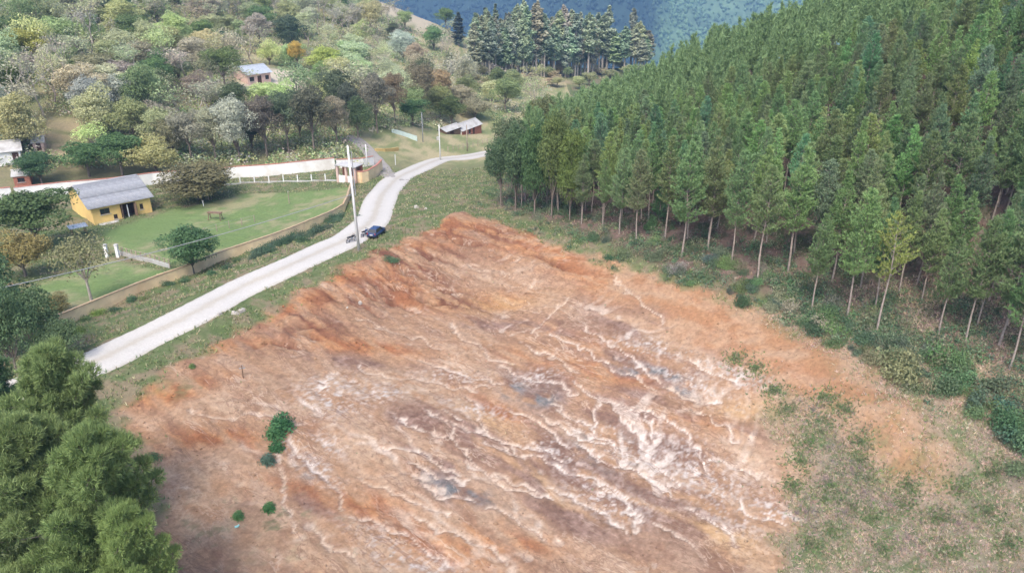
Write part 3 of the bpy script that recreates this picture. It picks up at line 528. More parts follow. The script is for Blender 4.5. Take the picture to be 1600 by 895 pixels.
TALL = [tall_meshes(s, cb=cb, w=ww) for s, cb, ww in ((51, .34, 5.6), (52, .26, 4.8), (53, .42, 6.), (54, .12, 4.2))]
SHRUB = [shrub_mesh(61, n=1300, leaf=.13), shrub_mesh(62, 1.7, 1.5, n=1100, leaf=.12), shrub_mesh(63, 1.3, 2.0, n=1500, leaf=.11)]
CONE = [shrub_mesh(66, 1.8, 1.5, 900, .17, True), shrub_mesh(67, 1.8, 1.4, 800, .17, True)]
cnt = {}
def tree(name, meshes, p, sx, sz, color, label, group=None, rz=None, cat='tree', lean=None, kind=None):
    t = thing(name, label, cat, p, random.uniform(0, 6.28) if rz is None else rz, group); t.scale = (sx, sx, sz)
    if lean: t.rotation_euler = (lean[0], lean[1], t.rotation_euler[2])
    a = link('trunk', meshes[0], t); b = link('crown', meshes[1], t); b.color = (*color, 1); return t
def vary(c, k=.12): f = random.uniform(1-k, 1+k); return tuple(max(.004, x*f*random.uniform(1-k*.6, 1+k*.6)) for x in c)
# ------------------------------------------------------------------ the pine plantation
PG = 'young pines of the plantation on the right-hand hill'
NG = (.102, .146, .064)
front = [(909,350,240),(941,357,250),(968,365,232),(993,378,238),(1012,352,225),(1040,372,215),(1066,402,222),(1074,372,212),(1107,390,215),(1142,412,240),(1182,442,262),(1230,424,232),(1268,486,335),(1322,496,300),(1440,470,325),(1466,522,372),(1508,532,345),(1528,506,330),(1562,540,322),(1240,395,222),(1345,448,290),(1576,578,395),(1600,560,350),(1405,455,300),(1300,440,270),(1480,452,300),(1545,470,300),(1590,480,310)]
ORD = 'first second third fourth fifth sixth seventh eighth ninth tenth eleventh twelfth thirteenth fourteenth fifteenth sixteenth seventeenth eighteenth nineteenth twentieth'.split(); ORD += ['twenty-'+q for q in ORD[:9]]
front.sort()
taken = []
for i, (u, v, tv) in enumerate(front):
    p = gnd(u, v); top = aty(u, tv, p[1]+.3); h = max(7.5, min(13.5, top[2]-p[2]))
    taken.append(p[:2]); m_ = PINES[i % 6]; tree('pine_tree', m_, p, h/10.5*random.uniform(.95, 1.12), h/10.5, vary(NG, .16), ORD[i]+' bare-trunked pine counted from the left along the front edge of the plantation', 'front row pines with bare trunks at the plantation edge')
p = gnd(1370, 520); top = aty(1385, 342, p[1]); taken.append(p[:2])
tree('pine_tree', SPARSE, p, 1.02, (top[2]-p[2])/10.5, (.14, .165, .05), 'thin crowned yellow-green pine in front of the darker plantation, pale trunk showing through', None, 1.0, lean=(0, R(3), 0))
for (u, v, tv, lb) in ((1029, 345, 290, 'short bright green young pine, left of the pair under the front row pines'), (1062, 352, 296, 'short young pine with yellowish foliage, right of the pair under the front row pines')):
    p = gnd(u, v); top = aty(u, tv, p[1]); tree('young_pine', YOUNG[u % 2], p, (top[2]-p[2])/4.5*1.05, (top[2]-p[2])/4.5, (.065, .13, .06) if u < 1050 else (.10, .13, .055), lb); taken.append(p[:2])
# rows up the slope; only those that can be seen from the air over the field are kept
rows = []
edge_line = PLANT
ang = R(28); 
for i in range(-40, 70):
    for j in range(-40, 70):
        x = 40+(i*2.8)*math.cos(ang)-(j*2.62)*math.sin(ang)+random.gauss(0, .55); y = 90+(i*2.8)*math.sin(ang)+(j*2.62)*math.cos(ang)+random.gauss(0, .6)
        rows.append((x, y))
rows = np.array(rows); dIn = sdist(rows[:, 0], rows[:, 1], PLANT); ok = dIn > 2.2; rows = rows[ok]; dIn = dIn[ok]
if taken:
    T_ = np.array(taken); dd = np.min(np.hypot(rows[:, None, 0]-T_[None, :, 0], rows[:, None, 1]-T_[None, :, 1]), axis=1); ok = (dd > 1.8); rows = rows[ok]; dIn = dIn[ok]
hh = np.array([random.uniform(7.6, 10.2) for _ in rows]); zb = hz(rows[:, 0], rows[:, 1])
def project(x, y, z):
    zc = y*cp_-(z-CAMH)*sp_; return 800+FPX*x/zc, 447.5-FPX*((z-CAMH)*cp_+y*sp_)/zc, zc
U, Vt, Zc = project(rows[:, 0], rows[:, 1], zb+hh*.85); Vb = project(rows[:, 0], rows[:, 1], zb)[1]
infr = (U > -40) & (U < 1650) & (Vb > -30) & (Zc > 5)
# hidden by the ridge in front of it?
vis = np.ones(len(rows), bool)
for q in np.linspace(.08, .97, 60):
    xx, yy = rows[:, 0]*q, rows[:, 1]*q; lz = CAMH+(zb+hh-CAMH)*q; vis &= lz > hz(xx, yy)+np.where(q < .93, 6.0*sstep(1, 4, sdist(xx, yy, PLANT)), 0)
cand = np.where(infr & vis)[0]; cand = cand[np.argsort(np.hypot(rows[cand, 0], rows[cand, 1]))]
print('pines in view', len(cand))
FARP = []
for n, k in enumerate(cand):
    x, y = rows[k]; c = vary(NG, .22); tone = 0
    if random.random() < .22: tone = 1; c = (c[0]*1.2, c[1]*1.14, c[2]*1.0)
    elif random.random() < .25: tone = 2; c = (c[0]*.84, c[1]*.94, c[2]*1.12)
    z_ = ('near the crest, ' if Vt[k] < 95 else 'halfway down the slope, ' if Vt[k] < 210 else 'low on the slope, ')+('at the left end of the plantation' if U[k] < 985 else 'straight above the short young pines' if U[k] < 1110 else 'right of above the short young pines' if U[k] < 1230 else 'left of above the thin crowned pine' if U[k] < 1350 else 'straight above the thin crowned pine' if U[k] < 1480 else 'at the right edge of the plantation')
    lb = {0: 'mid green young pine ', 1: 'lighter yellow-green young pine ', 2: 'dusky blue-green young pine '}[tone]+z_
    if n < 268: tree('pine_tree', random.choice(PINES), (x, y, zb[k]-.1), hh[k]/10.5*random.uniform(.85, 1.2), hh[k]/10.5, c, lb, lb.replace('pine', 'pines'), lean=(random.gauss(0, .02), random.gauss(0, .02), 0))
    else: FARP.append((x, y, zb[k]-.1, hh[k]/10.5))
def join_far(name, items, srcs, scale_of, kind='stuff'):
    """a far-off mass of trees as one object (crowns thinned)"""
    VV, FF, TV, TF, n, nt_ = [], [], [], [], 0, 0
    for ni, it in enumerate(items):
        fr = .20 if ni < 160 else .085
        me = random.choice(srcs); nv = len(me.vertices); co_ = np.empty(nv*3, np.float32); me.vertices.foreach_get('co', co_); co_ = co_.reshape(-1, 3)
        k = len(me.polygons[0].vertices); nf = nv//k; pick = np.sort(rng.choice(nf, int(nf*fr), replace=False)); V = co_.reshape(nf, k, 3)[pick]
        cen = V.mean(1, keepdims=True); V = (V-cen)*(1.9 if ni < 160 else 2.5)+cen
        a = random.uniform(0, 6.28); c, s = math.cos(a), math.sin(a); V = V.reshape(-1, 3) @ np.array([[c, s, 0], [-s, c, 0], [0, 0, 1]]); sx, sz = scale_of(it)
        V = V*np.array([sx, sx, sz])+np.array(it[:3]); VV.append(V); FF.append(np.arange(len(V)).reshape(-1, k)+n); n += len(V)
    return link(name, mesh_np(name, np.concatenate(VV), np.concatenate(FF), srcs[0].materials[0]))
for (u, v) in ((1560,322),(1572,300),(1584,330),(1596,350),(1550,345),(1578,362),(1600,318)):
    p = gnd(u, v); tree('pine_tree', random.choice(PINES), p-np.array([0, 0, .1]), random.uniform(.88, 1.0), random.uniform(.85, 1.0), vary(NG, .15), 'young pine low on the slope at the right edge, above the last bare trunks', 'young pines above the last bare trunks at the right edge')
if FARP:
    o = join_far('pine_plantation', FARP, [q[1] for q in PINES], lambda it: (it[3]*1.05, it[3])); o.color = (*NG, 1); tag(o, 'far rows of dark green pines merging along the crest of the plantation hill', 'pine trees', kind='stuff')
# ------------------------------------------------------------------ native woods on the left
DK, OL, GR, YG, LT, BR, PU, OR = (.048,.068,.036), (.135,.15,.075), (.20,.205,.13), (.21,.22,.115), (.19,.22,.105), (.165,.15,.105), (.21,.20,.16), (.34,.17,.07)
def ptree(u, v, tv, wpx, src, colr, label, name='tree', nomw=7., nomh=8., group=None, lean=None, cat='tree'):
    p = gnd(u, v); top = aty(u, tv, p[1]+.2); h = top[2]-p[2]; W_ = wpx*slant(p)/FPX
    return tree(name, src, p, W_/nomw, h/nomh, colr, label, group, cat=cat, lean=lean)
named = [
 (62,392,292,122,BROAD[0],DK,'dense dark green broadleaf tree covering the left end of the yellow house','broadleaf_tree',7,8),
 (40,432,358,80,BROAD[3],(.12,.115,.055),'olive yellow small tree below the dark tree beside the yellow house','broadleaf_tree',7,8),
 (303,428,352,84,BROAD[1],(.042,.075,.045),'round dark green tree standing at the beige roadside wall','broadleaf_tree',7,8),
 (312,312,252,122,BROAD[4],(.075,.070,.050),'wide low dark brownish tree on the lawn right of the yellow house','broadleaf_tree',7,8),
 (66,288,236,54,BROAD[1],(.035,.068,.042),'compact dark green tree behind the white wall at far left','broadleaf_tree',7,8),
 (140,276,222,72,BROAD[2],(.045,.080,.042),'dark green tree left of a pair behind the white wall','broadleaf_tree',7,8),
 (192,276,202,74,BROAD[0],(.048,.085,.045),'taller dark green tree right of a pair behind the white wall','broadleaf_tree',7,8),
 (246,276,212,80,BROAD[3],(.18,.17,.11),'pale yellowish bushy tree behind the white wall','broadleaf_tree',7,8),
 (94,492,458,46,BROAD[3],(.09,.085,.05),'small dull green tree leaning over the left end of the beige wall','broadleaf_tree',7,8),
 (28,160,90,50,BROAD[0],(.065,.085,.032),'dark olive tree at the left edge of the hillside','broadleaf_tree',7,8),
 (55,118,42,52,BROAD[2],(.15,.16,.06),'flat topped yellow-green tree with a long bare trunk at upper left','broadleaf_tree',7,8),
 (322,62,28,26,BROAD[0],OR,'orange leaved tree high on the sunny hillside','broadleaf_tree',7,8),
 (466,108,60,28,BROAD[0],(.22,.15,.06),'orange-brown crowned tree beside the sunny clearing','broadleaf_tree',7,8),
 (508,126,72,48,BROAD[1],(.17,.22,.085),'round bright green tree right of the sunny clearing','broadleaf_tree',7,8),
 (562,112,78,46,BROAD[0],(.045,.075,.042),'round dark green tree on the middle of the hillside','broadleaf_tree',7,8),
 (352,140,72,60,BROAD[2],(.075,.095,.048),'leaning olive green tree left of the hillside house','broadleaf_tree',7,8),
 (742,186,152,52,BROAD[3],(.14,.14,.12),'greyish tree directly behind the white gabled house','broadleaf_tree',7,8),
 (706,196,150,50,BROAD[1],(.055,.070,.035),'dark olive tree left of the white gabled house','broadleaf_tree',7,8),
 (645,196,152,56,BROAD[0],(.040,.075,.042),'dark evergreen tree above the pale teal wall','broadleaf_tree',7,8),
]
for (u, v, tv, wp, src, c, lb, nm, a, b) in named: ptree(u, v, tv, wp, src, (c[0]*1.15, c[1]*1.1, c[2]*.8), lb, nm, a, b)
ptree(118, 172, 44, 44, TWIG[3], (.20, .18, .14), 'tall pale leafless tree with a forked white trunk on the left hillside', 'bare_tree', 6, 9)
ptree(145, 478, 366, 88, BROAD[5], (.12, .115, .06), 'sparse brownish tree with a branching pale trunk on the lawn by the beige wall', 'sparse_tree', 7, 8)
ptree(5, 548, 372, 60, TWIG[0], (.05, .075, .04), 'tree with a pale leaning trunk at the left edge above the roadside', 'bare_tree', 6, 9)
for k, (u, v, tv, wp) in enumerate([(12, 560, 380, 120), (30, 590, 440, 70), (62, 566, 452, 80), (100, 560, 498, 66)]):
    ptree(u, v, tv, wp, BROAD[4-k], (.06, .09, .042), ['big dark green tree at the left edge beyond the road end', 'smaller dark green tree below the big one at the left edge', 'dark green tree overlapping the left end of the beige wall', 'low dark green tree just left of the road end'][k], 'broadleaf_tree')
# grey-brown woodland row behind the lawn, trunks showing
for i, (u, v, tv, wp, k, c) in enumerate(sorted([(300,252,170,60,2,BR),(338,252,160,58,0,GR),(375,254,150,60,1,PU),(418,246,140,62,0,(.085,.085,.06)),(452,240,138,58,2,(.07,.08,.05)),(492,240,132,64,2,(.075,.075,.055)),(528,232,142,52,0,BR),
        (560,216,150,50,3,(.05,.075,.035)),(590,208,112,54,2,(.10,.10,.07)),(618,196,106,44,0,(.12,.10,.06)),(270,250,178,50,4,OL),(395,235,152,50,4,DK),(470,220,140,48,1,DK),(545,205,122,44,0,(.06,.075,.05)),(660,186,96,48,2,(.12,.11,.075)),(690,172,102,50,0,(.17,.15,.08))])):
    ptree(u, v, tv, wp, BROAD[k], vary(c), ORD[i]+' tree from the left in the shaded woodland row above the white wall', 'broadleaf_tree', group='shaded woodland row above the white wall')
# sunny hillside: many mixed trees
pal = [(OL, 3), (GR, 4), (YG, 3), (LT, 3), (BR, 1), (PU, 1), (DK, .9), ((.075, .11, .045), 2)]
pc, pw = [q[0] for q in pal], np.array([q[1] for q in pal]); pw = pw/pw.sum()
def clear_px(u, v):
    for (cu, cv, ru, rv) in [(432,122,42,17),(100,215,52,36),(665,26,50,22),(866,124,26,9),(405,140,38,38),(445,142,42,22),(300,300,300,45),(660,222,120,22),(740,196,36,16),(60,232,22,9),(20,290,40,30),(55,160,25,30)]:
        if ((u-cu)/ru)**2+((v-cv)/rv)**2 < 1: return True
    return False
hillpx = []; tries = 0
while len(hillpx) < 285 and tries < 14000:
    tries += 1; u = random.uniform(-20, 835); v = random.uniform(6, 246)
    if v < 30 and u > 560: continue
    if v > 250-.16*max(u-560, 0) or (u > 560 and v > 205) or (u > 690 and v > 190): continue
    if u > 700 and v < 112: continue
    if clear_px(u, v): continue
    if 110 < v and 280 < u < 640 and v > 195: continue
    gap = 7.8+.098*v
    if all(((u-a)/1.35)**2+((v-b)/.62)**2 > gap*gap for a, b in hillpx): hillpx.append((u, v))
print('hillside trees', len(hillpx))
HLAB = [('pale twiggy half bare tree', 'half bare trees'), ('dull grey-green leafy tree', 'leafy trees'), ('yellow-green leafy tree', 'yellow-green trees'), ('dark green leafy tree', 'dark trees'), ('olive green leafy tree', 'olive trees'), ('brownish leafy tree', 'brownish trees')]
for (u, v) in hillpx:
    p = gnd(u, v); d = slant(p); bare = random.random() < .36
    z_ = ' near the top of the wooded hillside' if v < 50 else (' on the left hillside behind the forked bare tree' if u < 260 else (' around the house on the wooded hillside' if u < 470 else (' right of the bright clearing on the hillside' if u < 640 else ' on the hillside below the tan ridge')))
    low = v > 120 and u > 250
    c = pc[rng.choice(len(pc), p=pw)]; 
    if low and random.random() < .5: c = random.choice([OL, BR, DK, GR])
    W_ = random.uniform(6, 9.5) if v > 60 else random.uniform(7, 11); H_ = W_*random.uniform(.85, 1.3)
    if bare:
        k = random.choice([0, 0, 1, 3]); lb, gp_ = HLAB[0]; tree('bare_tree', TWIG[k], p-np.array([0, 0, .3]), W_/6*.9, H_*1.15/9, vary(random.choice([GR, PU, YG])), lb+z_, gp_+z_)
    else:
        q = HLAB[2] if c in (YG, LT) else (HLAB[3] if c is DK else (HLAB[5] if c in (BR, PU) else (HLAB[1] if c is GR else HLAB[4])))
        tree('broadleaf_tree', random.choice(BROAD), p-np.array([0, 0, .4]), W_/7, H_/8, vary(tuple(1.12*x for x in c), .18), q[0]+z_, q[1]+z_)  # leaf colour lifted so this slope looks sunlit
# undergrowth that fills between those trees: an uncountable mass
und = []
for _ in range(5600):
    u = random.uniform(-30, 860); v = random.uniform(2, 262)
    if (v < 30 and u > 575) or (u > 705 and v < 106) or (u > 560 and v > 205-.0*u) or clear_px(u, v): continue
    und.append((u, v))
P_ = []; D_ = []; S_ = []
VV = []; FF = []; n = 0; CC = []
gq = np.random.default_rng(5)
for (u, v) in und:
    p = gnd(u, v); r = random.uniform(1.1, 3.1)*(1 if v > 60 else 1.4); m_ = 36
    d = unit(gq.normal(0, 1, (m_, 3))); d[:, 2] = np.abs(d[:, 2]); Q = p+d*r*gq.uniform(.5, 1, (m_, 1))*np.array([1, 1, .8]); V, F = leaves(Q, d+np.array([0, 0, .4]), .42 if v > 60 else .6, gq); VV.append(V); FF.append(F+n); n += len(V)
    c = np.array(vary(random.choice([OL, GR, YG, LT, BR, PU, (.075, .11, .045)]), .2)); CC.append(np.tile(c, (len(V), 1)))
def vleaf_mat():
    m = leaf_mat('mixed_leaves', None, .25); t = m.node_tree; at = t.nodes.new('ShaderNodeAttribute'); at.attribute_name = 'tone'
    for l in list(t.links):
        if l.from_node.type == 'OBJECT_INFO' and l.from_socket.name == 'Color': to = l.to_socket; t.links.remove(l); t.links.new(at.outputs['Color'], to)
    return m
M['vleaf'] = vleaf_mat()
M['clod'], _t, _b = new_mat('soil_clod'); _n = _t.nodes.new('ShaderNodeAttribute'); _n.attribute_name = 'tone'; _t.links.new(_n.outputs['Color'], _b.inputs['Base Color']); _b.inputs['Roughness'].default_value = .95
def toned(name, V, F, c, label, cat, loc=None):
    me = mesh_np(name, V, F, M['vleaf']); a = me.color_attributes.new('tone', 'FLOAT_COLOR', 'POINT'); q = np.ones((len(V), 4), np.float32); q[:, :3] = c; a.data.foreach_set('color', q.ravel())
    return tag(link(name, me), label, cat, kind='stuff')
toned('undergrowth', np.concatenate(VV), np.concatenate(FF), np.concatenate(CC), 'tangled low scrub filling the ground between the hillside trees', 'undergrowth')
# tall stand in the valley
tl = [(u_, random.uniform(104, 113)) for u_ in range(930, 1012, 5)]
for _ in range(1500):
    u = random.uniform(742, 1004); v = random.uniform(98, 122)-(8 if u > 930 else 0)
    if all(abs(u-a) > 3.6 or abs(v-b) > 5 for a, b in tl): tl.append((u, v))
    if len(tl) >= 128: break
for (u, v) in tl:
    tv = random.uniform(8, 50)+(10 if u < 800 else 0)+max(0, u-960)*.35-(8 if random.random() < .15 else 0)
    ptree(u, v, tv, random.uniform(22, 34), random.choice(TALL[:3]), vary((.165, .185, .12), .2), 'tall slender bare-trunked tree in the valley stand, '+('at its left end' if u < 850 else 'in its middle' if u < 930 else 'at its right end by the plantation crest'), 'tall_tree', 5., 25., 'tall valley stand, '+('left' if u < 850 else 'middle' if u < 930 else 'right'))
for (u, v, tv, wp, lb) in ((717, 72, 20, 22, 'dark pointed cypress-like tree alone at the foot of the tan ridge'), (759, 92, 14, 24, 'dark columnar tree left of a pair before the tall stand'), (775, 94, 8, 18, 'pale topped columnar tree between two dark ones before the tall stand'), (791, 95, 22, 16, 'narrow dark columnar tree right of the pair before the tall stand')):
    ptree(u, v, tv, wp, TALL[3], (.06, .075, .06) if u != 775 else (.10, .12, .07), lb, 'columnar_tree', 4.2, 25.)
for i in range(46):
    u = random.uniform(735, 1000); v = random.uniform(108, 142); ptree(u, v, v-random.uniform(10, 22), random.uniform(16, 28), random.choice(BROAD), vary(random.choice([(.2, .2, .1), (.15, .17, .08), (.24, .21, .13)])), 'pale small tree in the thicket at the foot of the tall stand', 'small_tree', group='thicket at the foot of the tall stand')
# dark mixed trees at the near left corner of the plantation
for j_, (u, v, tv, wp, k, c) in enumerate(sorted([(783,322,205,56,0,(.040,.065,.045)),(806,326,192,60,1,(.042,.070,.046)),(835,334,180,56,4,(.040,.070,.038)),(862,338,172,54,1,(.060,.085,.040)),(890,344,188,50,4,(.058,.085,.034)),(800,300,172,60,0,(.05,.07,.05)),(845,250,148,56,2,(.06,.075,.045))])):
    ptree(u, v, tv, wp, BROAD[k], (c[0]*1.25, c[1]*1.15, c[2]*.85), ORD[j_]+' dark bushy tree from the left at the near left corner of the plantation', 'broadleaf_tree')
# scrub along the foot of the plantation
fe = smooth_line([(785,326),(840,345),(900,372),(950,396),(1010,412),(1075,436),(1140,462),(1200,482),(1260,510),(1310,540),(1370,572),(1430,606),(1500,640),(1560,690),(1600,740)], 5)
for i, (u, v) in enumerate(fe):
    for r_ in range(3 if u > 1000 else 1):
        if random.random() < .3: continue
        uu = u+random.gauss(0, 12); vv_ = v-random.uniform(-4, 60 if u > 1000 else 18)
        p = gnd(uu, vv_); s = random.uniform(.4, 1.15)*(1+.5*sstep(1100, 1500, u)); c = vary(random.choice([(.06, .095, .05), (.075, .115, .05), (.055, .08, .05), (.11, .125, .07), (.13, .13, .085)]), .25)
        o = link('shrub', random.choice(SHRUB), None, tuple(p-np.array([0, 0, .1]))); o.scale = (s, s*random.uniform(.7, 1.1), s*random.uniform(.8, 1.7)); o.rotation_euler = (0, 0, random.uniform(0, 6.3)); o.color = (*c, 1)
        zz_ = ' at the left end of the scrub below the pines' if u < 960 else (' in the middle of the scrub below the pines' if u < 1200 else (' in the scrub beside the orange earth under the pines' if u < 1400 else ' in the scrub at the right edge under the pines')); lb = ('dry yellowish green' if c[0] > .1 else ('dark green' if c[1] < .09 else 'fresh green'))+' shrub'+zz_; tag(o, lb, 'shrub', lb.replace('shrub', 'shrubs'))
VV = []; FF = []; CC = []; n = 0
bandP = rng.uniform([-5, 44], [60, 112], (32000, 2)); bd = sdist(bandP[:, 0], bandP[:, 1], PLANT); dens = np.exp(-((bd-1.5)/4.5)**2)*1.3*(.5+.5*sstep(0, 24, bandP[:, 0]))*np.clip(.25+1.2*fbm(bandP[:, 0]*.25, bandP[:, 1]*.25, 3, 88)+.3*sstep(12, 26, bandP[:, 0]), 0, 1)*(bil(soil, bandP[:, 0], bandP[:, 1]) < .3)
bandP = bandP[rng.random(len(bandP)) < dens]
for x, y in bandP[:5200]:
    r = random.uniform(.3, .95); m_ = 44; d = unit(gq.normal(0, 1, (m_, 3))); d[:, 2] = np.abs(d[:, 2]); Q = np.array([x, y, float(hz(x, y))])+d*r*gq.uniform(.4, 1, (m_, 1))*np.array([1, 1, random.uniform(.7, 1.5)]); V, F = leaves(Q, d+np.array([0, 0, .4]), .17, gq, .5); VV.append(V); FF.append(F+n); n += len(V)
    CC.append(np.tile(np.array(vary(random.choice([(.05, .085, .045), (.07, .105, .05), (.055, .08, .05), (.10, .12, .065), (.13, .125, .08)]), .2)), (len(V), 1)))
toned('plantation_scrub', np.concatenate(VV), np.concatenate(FF), np.concatenate(CC), 'uneven green scrub under the first rows of the plantation', 'undergrowth')
for (u, v, s, c, lb) in [(952,405,.9,(.03,.075,.04),'small round dark green shrub alone where bare earth meets the plantation edge'),(610,408,1.1,(.055,.095,.05),'dull green bush on the eroded bank near the power pole'),(1400,535,1.3,(.16,.22,.13),'pale large leaved shrub beside the thin crowned pine'),(1592,690,1.9,(.045,.085,.055),'big dark shrub at the right edge of the picture'),(1572,640,1.6,(.05,.095,.06),'big blue-green shrub just above the one at the right edge'),
        (1420,590,1.3,(.06,.105,.055),'tall tangled shrub at the tip of the bare orange earth'),(240,716,.8,(.05,.10,.045),'small dark shrub beside the big pines at lower left'),(1305,520,1.5,(.10,.15,.05),'yellow-green shrub in the scrub under the plantation'),
        (562,338,.5,(.04,.07,.04),'small dark bush beside the road behind the power pole')]:
    p = gnd(u, v); o = link('shrub', SHRUB[2], None, tuple(p-np.array([0, 0, .1]))); o.scale = (s*.85, s*.85, s); o.color = (*c, 1); tag(o, lb, 'shrub')
# hedge and weeds between the beige wall and the road
hpx_ = 0; hp = smooth_line([(395,398),(425,384),(455,374),(490,362),(515,348),(528,335)], 5)
for (u, v) in hp:
    p = gnd(u+random.gauss(0, 3), v+random.gauss(0, 2)+3); s = random.uniform(.75, 1.25); o = link('shrub', random.choice(SHRUB), None, tuple(p)); o.scale = (s, s, s*.9); o.rotation_euler = (0, 0, random.uniform(0, 6)); o.color = (*vary((.045, .075, .045), .2), 1)
    tag(o, 'dark shrub of the ragged hedge between the beige wall and the road', 'shrub', 'ragged hedge between wall and road')
for (u, v, s, c) in [(262,446,.8,(.045,.075,.04)),(205,470,.9,(.05,.085,.045)),(178,486,.7,(.045,.075,.045)),(155,490,.8,(.10,.15,.04)),(120,520,.9,(.09,.14,.04)),(135,500,.7,(.05,.09,.04)),(330,430,.7,(.045,.08,.04)),(355,420,.8,(.04,.07,.04)),(372,408,.6,(.05,.085,.04)),(290,440,.7,(.05,.08,.04)),(225,468,.6,(.09,.12,.05)),(95,535,.8,(.05,.085,.04)),(80,560,1.,(.05,.09,.04)),(60,590,1.2,(.05,.085,.04))]:
    p = gnd(u, v); o = link('shrub', random.choice(SHRUB), None, tuple(p)); o.scale = (s, s, s); o.rotation_euler = (0, 0, random.uniform(0, 6)); o.color = (*c, 1); tag(o, 'scattered green bush in front of the beige wall on the road verge', 'shrub', 'bushes on the verge below the beige wall')
# young conifers on the bare earth
for (u, v, h, c, lb) in [(440,668,1.7,(.035,.09,.035),'upper and largest young conifer of the row on the bare earth'),(430,682,1.35,(.04,.10,.04),'second young conifer down the row on the bare earth'),(433,700,1.1,(.03,.08,.035),'third young conifer down the row on the bare earth'),(418,722,1.0,(.055,.09,.065),'lowest blue-green young conifer of the row on the bare earth'),
        (420,796,.8,(.045,.10,.035),'small single conifer seedling on the lower bare earth'),(372,808,.7,(.06,.12,.045),'low bright green seedling left of the small single one'),(300,574,.5,(.09,.13,.05),'flat green weed clump at the upper left rim of the bare earth')]:
    p = gnd(u, v); o = link('young_conifer' if h > .6 else 'weed_clump', CONE[int(u) % 2], None, tuple(p)); s = h/1.05; o.scale = (s*.82, s*.82, s); o.color = (*c, 1); tag(o, lb, 'young tree' if h > .6 else 'weeds')
# ------------------------------------------------------------------ big pines at the lower left
def big_pine(seed, h, rad, base, n_br):
    g = np.random.default_rng(seed); P = []; D = []; lm = MB(); VV = []; 
    lm.tube([(0, 0, -.5), (.1, .1, h*.25), (-.05, .15, h*.6), (0, 0, h*.95)], [.24, .2, .13, .03], 9, False)
    for i in range(n_br):
        s = (i+.5)/n_br; z = h*(base+(1-base)*s*.97); a = i*2.399+g.normal(0, .3); L = rad*(1-s**1.7)**.8*g.uniform(.5, 1.22)+.3; el = R(8+48*s+g.normal(0, 8))
        dr = np.array([math.cos(a)*math.cos(el), math.sin(a)*math.cos(el), math.sin(el)]); p0 = np.array([0, 0, z]); pm = p0+dr*L*.5; pe = p0+dr*L+np.array([0, 0, .14*L])
        lm.tube([p0, pm, pe], [.055*(1.1-s), .035*(1.1-s), .012], 5, False)
        for t, rc in ((.42, .46), (.72, .62), (1.0, .58)):
            rc = rc*g.uniform(.55, 1.0)*min(1.1, .45+L*.28); c = p0+dr*L*t+np.array([0, 0, .14*L*t*t+.12]); m_ = int(130*rc/.55)
            dd = unit(g.normal(0, 1, (m_, 3))+np.array([0, 0, .45])); tp = c+dd*rc*np.array([1.1, 1.1, .55])*g.uniform(.35, 1.3, (m_, 1))
            for q in range(8): lm.tube([c-dr*rc*.4, tp[q]], [.016, .006], 3, False)
            P += list(tp); D += list(dd*.9+dr*.2+np.array([0, 0, .45]))
    V, F = tufts(np.array(P), unit(np.array(D)), 8, .34, .044, .5, g)
    return lm.mesh('pine_trunk', M['pinebark'], True), mesh_np('pine_crown', V, F, M['needle'])
BP = [big_pine(71, 9.6, 3.2, .28, 52), big_pine(72, 10.4, 3.2, .24, 54)]
def place_at(x, y): return np.array([x, y, float(hz(x, y))])
for (u, tv, y, k, sx, lb, c) in [(125, 680, 29.3, 0, .98, 'largest bushy pine at the lower left corner, pale trunk at its foot', (.10, .138, .050)), (72, 566, 36.0, 1, 1.0, 'broad bushy pine behind the lower left one, nearest the road', (.105, .145, .056)), (20, 680, 31.0, 1, 1.05, 'bushy pine cut by the left edge of the picture', (.10, .135, .052)), (-40, 570, 41, 0, 1.0, 'bushy pine mostly outside the left edge', (.06, .10, .045)), (185, 800, 27.3, 0, .66, 'small pine partly hidden under the largest bushy pine', (.115, .16, .055))]:
    top = aty(u, tv, y); x = top[0]; b = place_at(x, y); h = top[2]-b[2]; tree('bushy_pine', BP[k], b, sx*(.9 if h > 7 else .6), h/10.0, c, lb, None, rz=k*2+u*.1)
# ------------------------------------------------------------------ grass and weeds
def grass_patch(name, pts, ln, wd, cols, label, cat, k=5, seed=1, spread=.55):
    g = np.random.default_rng(seed); P = np.array(pts); n = len(P); D = np.tile([0, 0, 1.], (n, 1)); 
    s = g.uniform(.6, 1.4, (n,)); V, F = tufts(P, D, k, ln, wd, spread, g); base = np.repeat(P, k*3, 0); V = base+(V-base)*np.repeat(s, k*3)[:, None]
    cs = np.array([vary(cols[g.integers(0, len(cols))], .2) for _ in range(n)]); return toned(name, V, F, np.repeat(cs, k*3, 0), label, cat)
def scatter(n, f, x0, x1, y0, y1, seed):
    g = np.random.default_rng(seed); x = g.uniform(x0, x1, n); y = g.uniform(y0, y1, n); ok = g.random(n) < f(x, y); x, y = x[ok], y[ok]; return np.stack([x, y, hz(x, y)], 1)
sb = lambda x, y: bil(soil, x, y); rb = lambda x, y: (seg_dist(x, y, ROAD[:, :2])[0] > RW-.15+.35*gnoise(x*.6, y*.6, 77)); wfb = lambda x, y: bil(wf, x, y); lb_ = lambda x, y: bil(lawnm, x, y); plb = lambda x, y: bil(pl, x, y)
cl = lambda x, y, s=3, f=.35: sstep(-.15, .4, fbm(x*f, y*f, 3, s))
G1 = [(.12, .14, .06), (.10, .13, .05), (.19, .17, .10), (.25, .21, .145), (.075, .10, .045), (.15, .155, .08)]
grass_patch('verge_grass', scatter(110000, lambda x, y: (1-sb(x, y))*(1-wfb(x, y))*rb(x, y)*(1-lb_(x, y))*(1-plb(x, y))*(.25+.75*cl(x, y)), -60, 20, 36, 128, 1), .27, .05, G1, 'rough green and straw coloured grass along the road verges', 'grass', 4, 1)
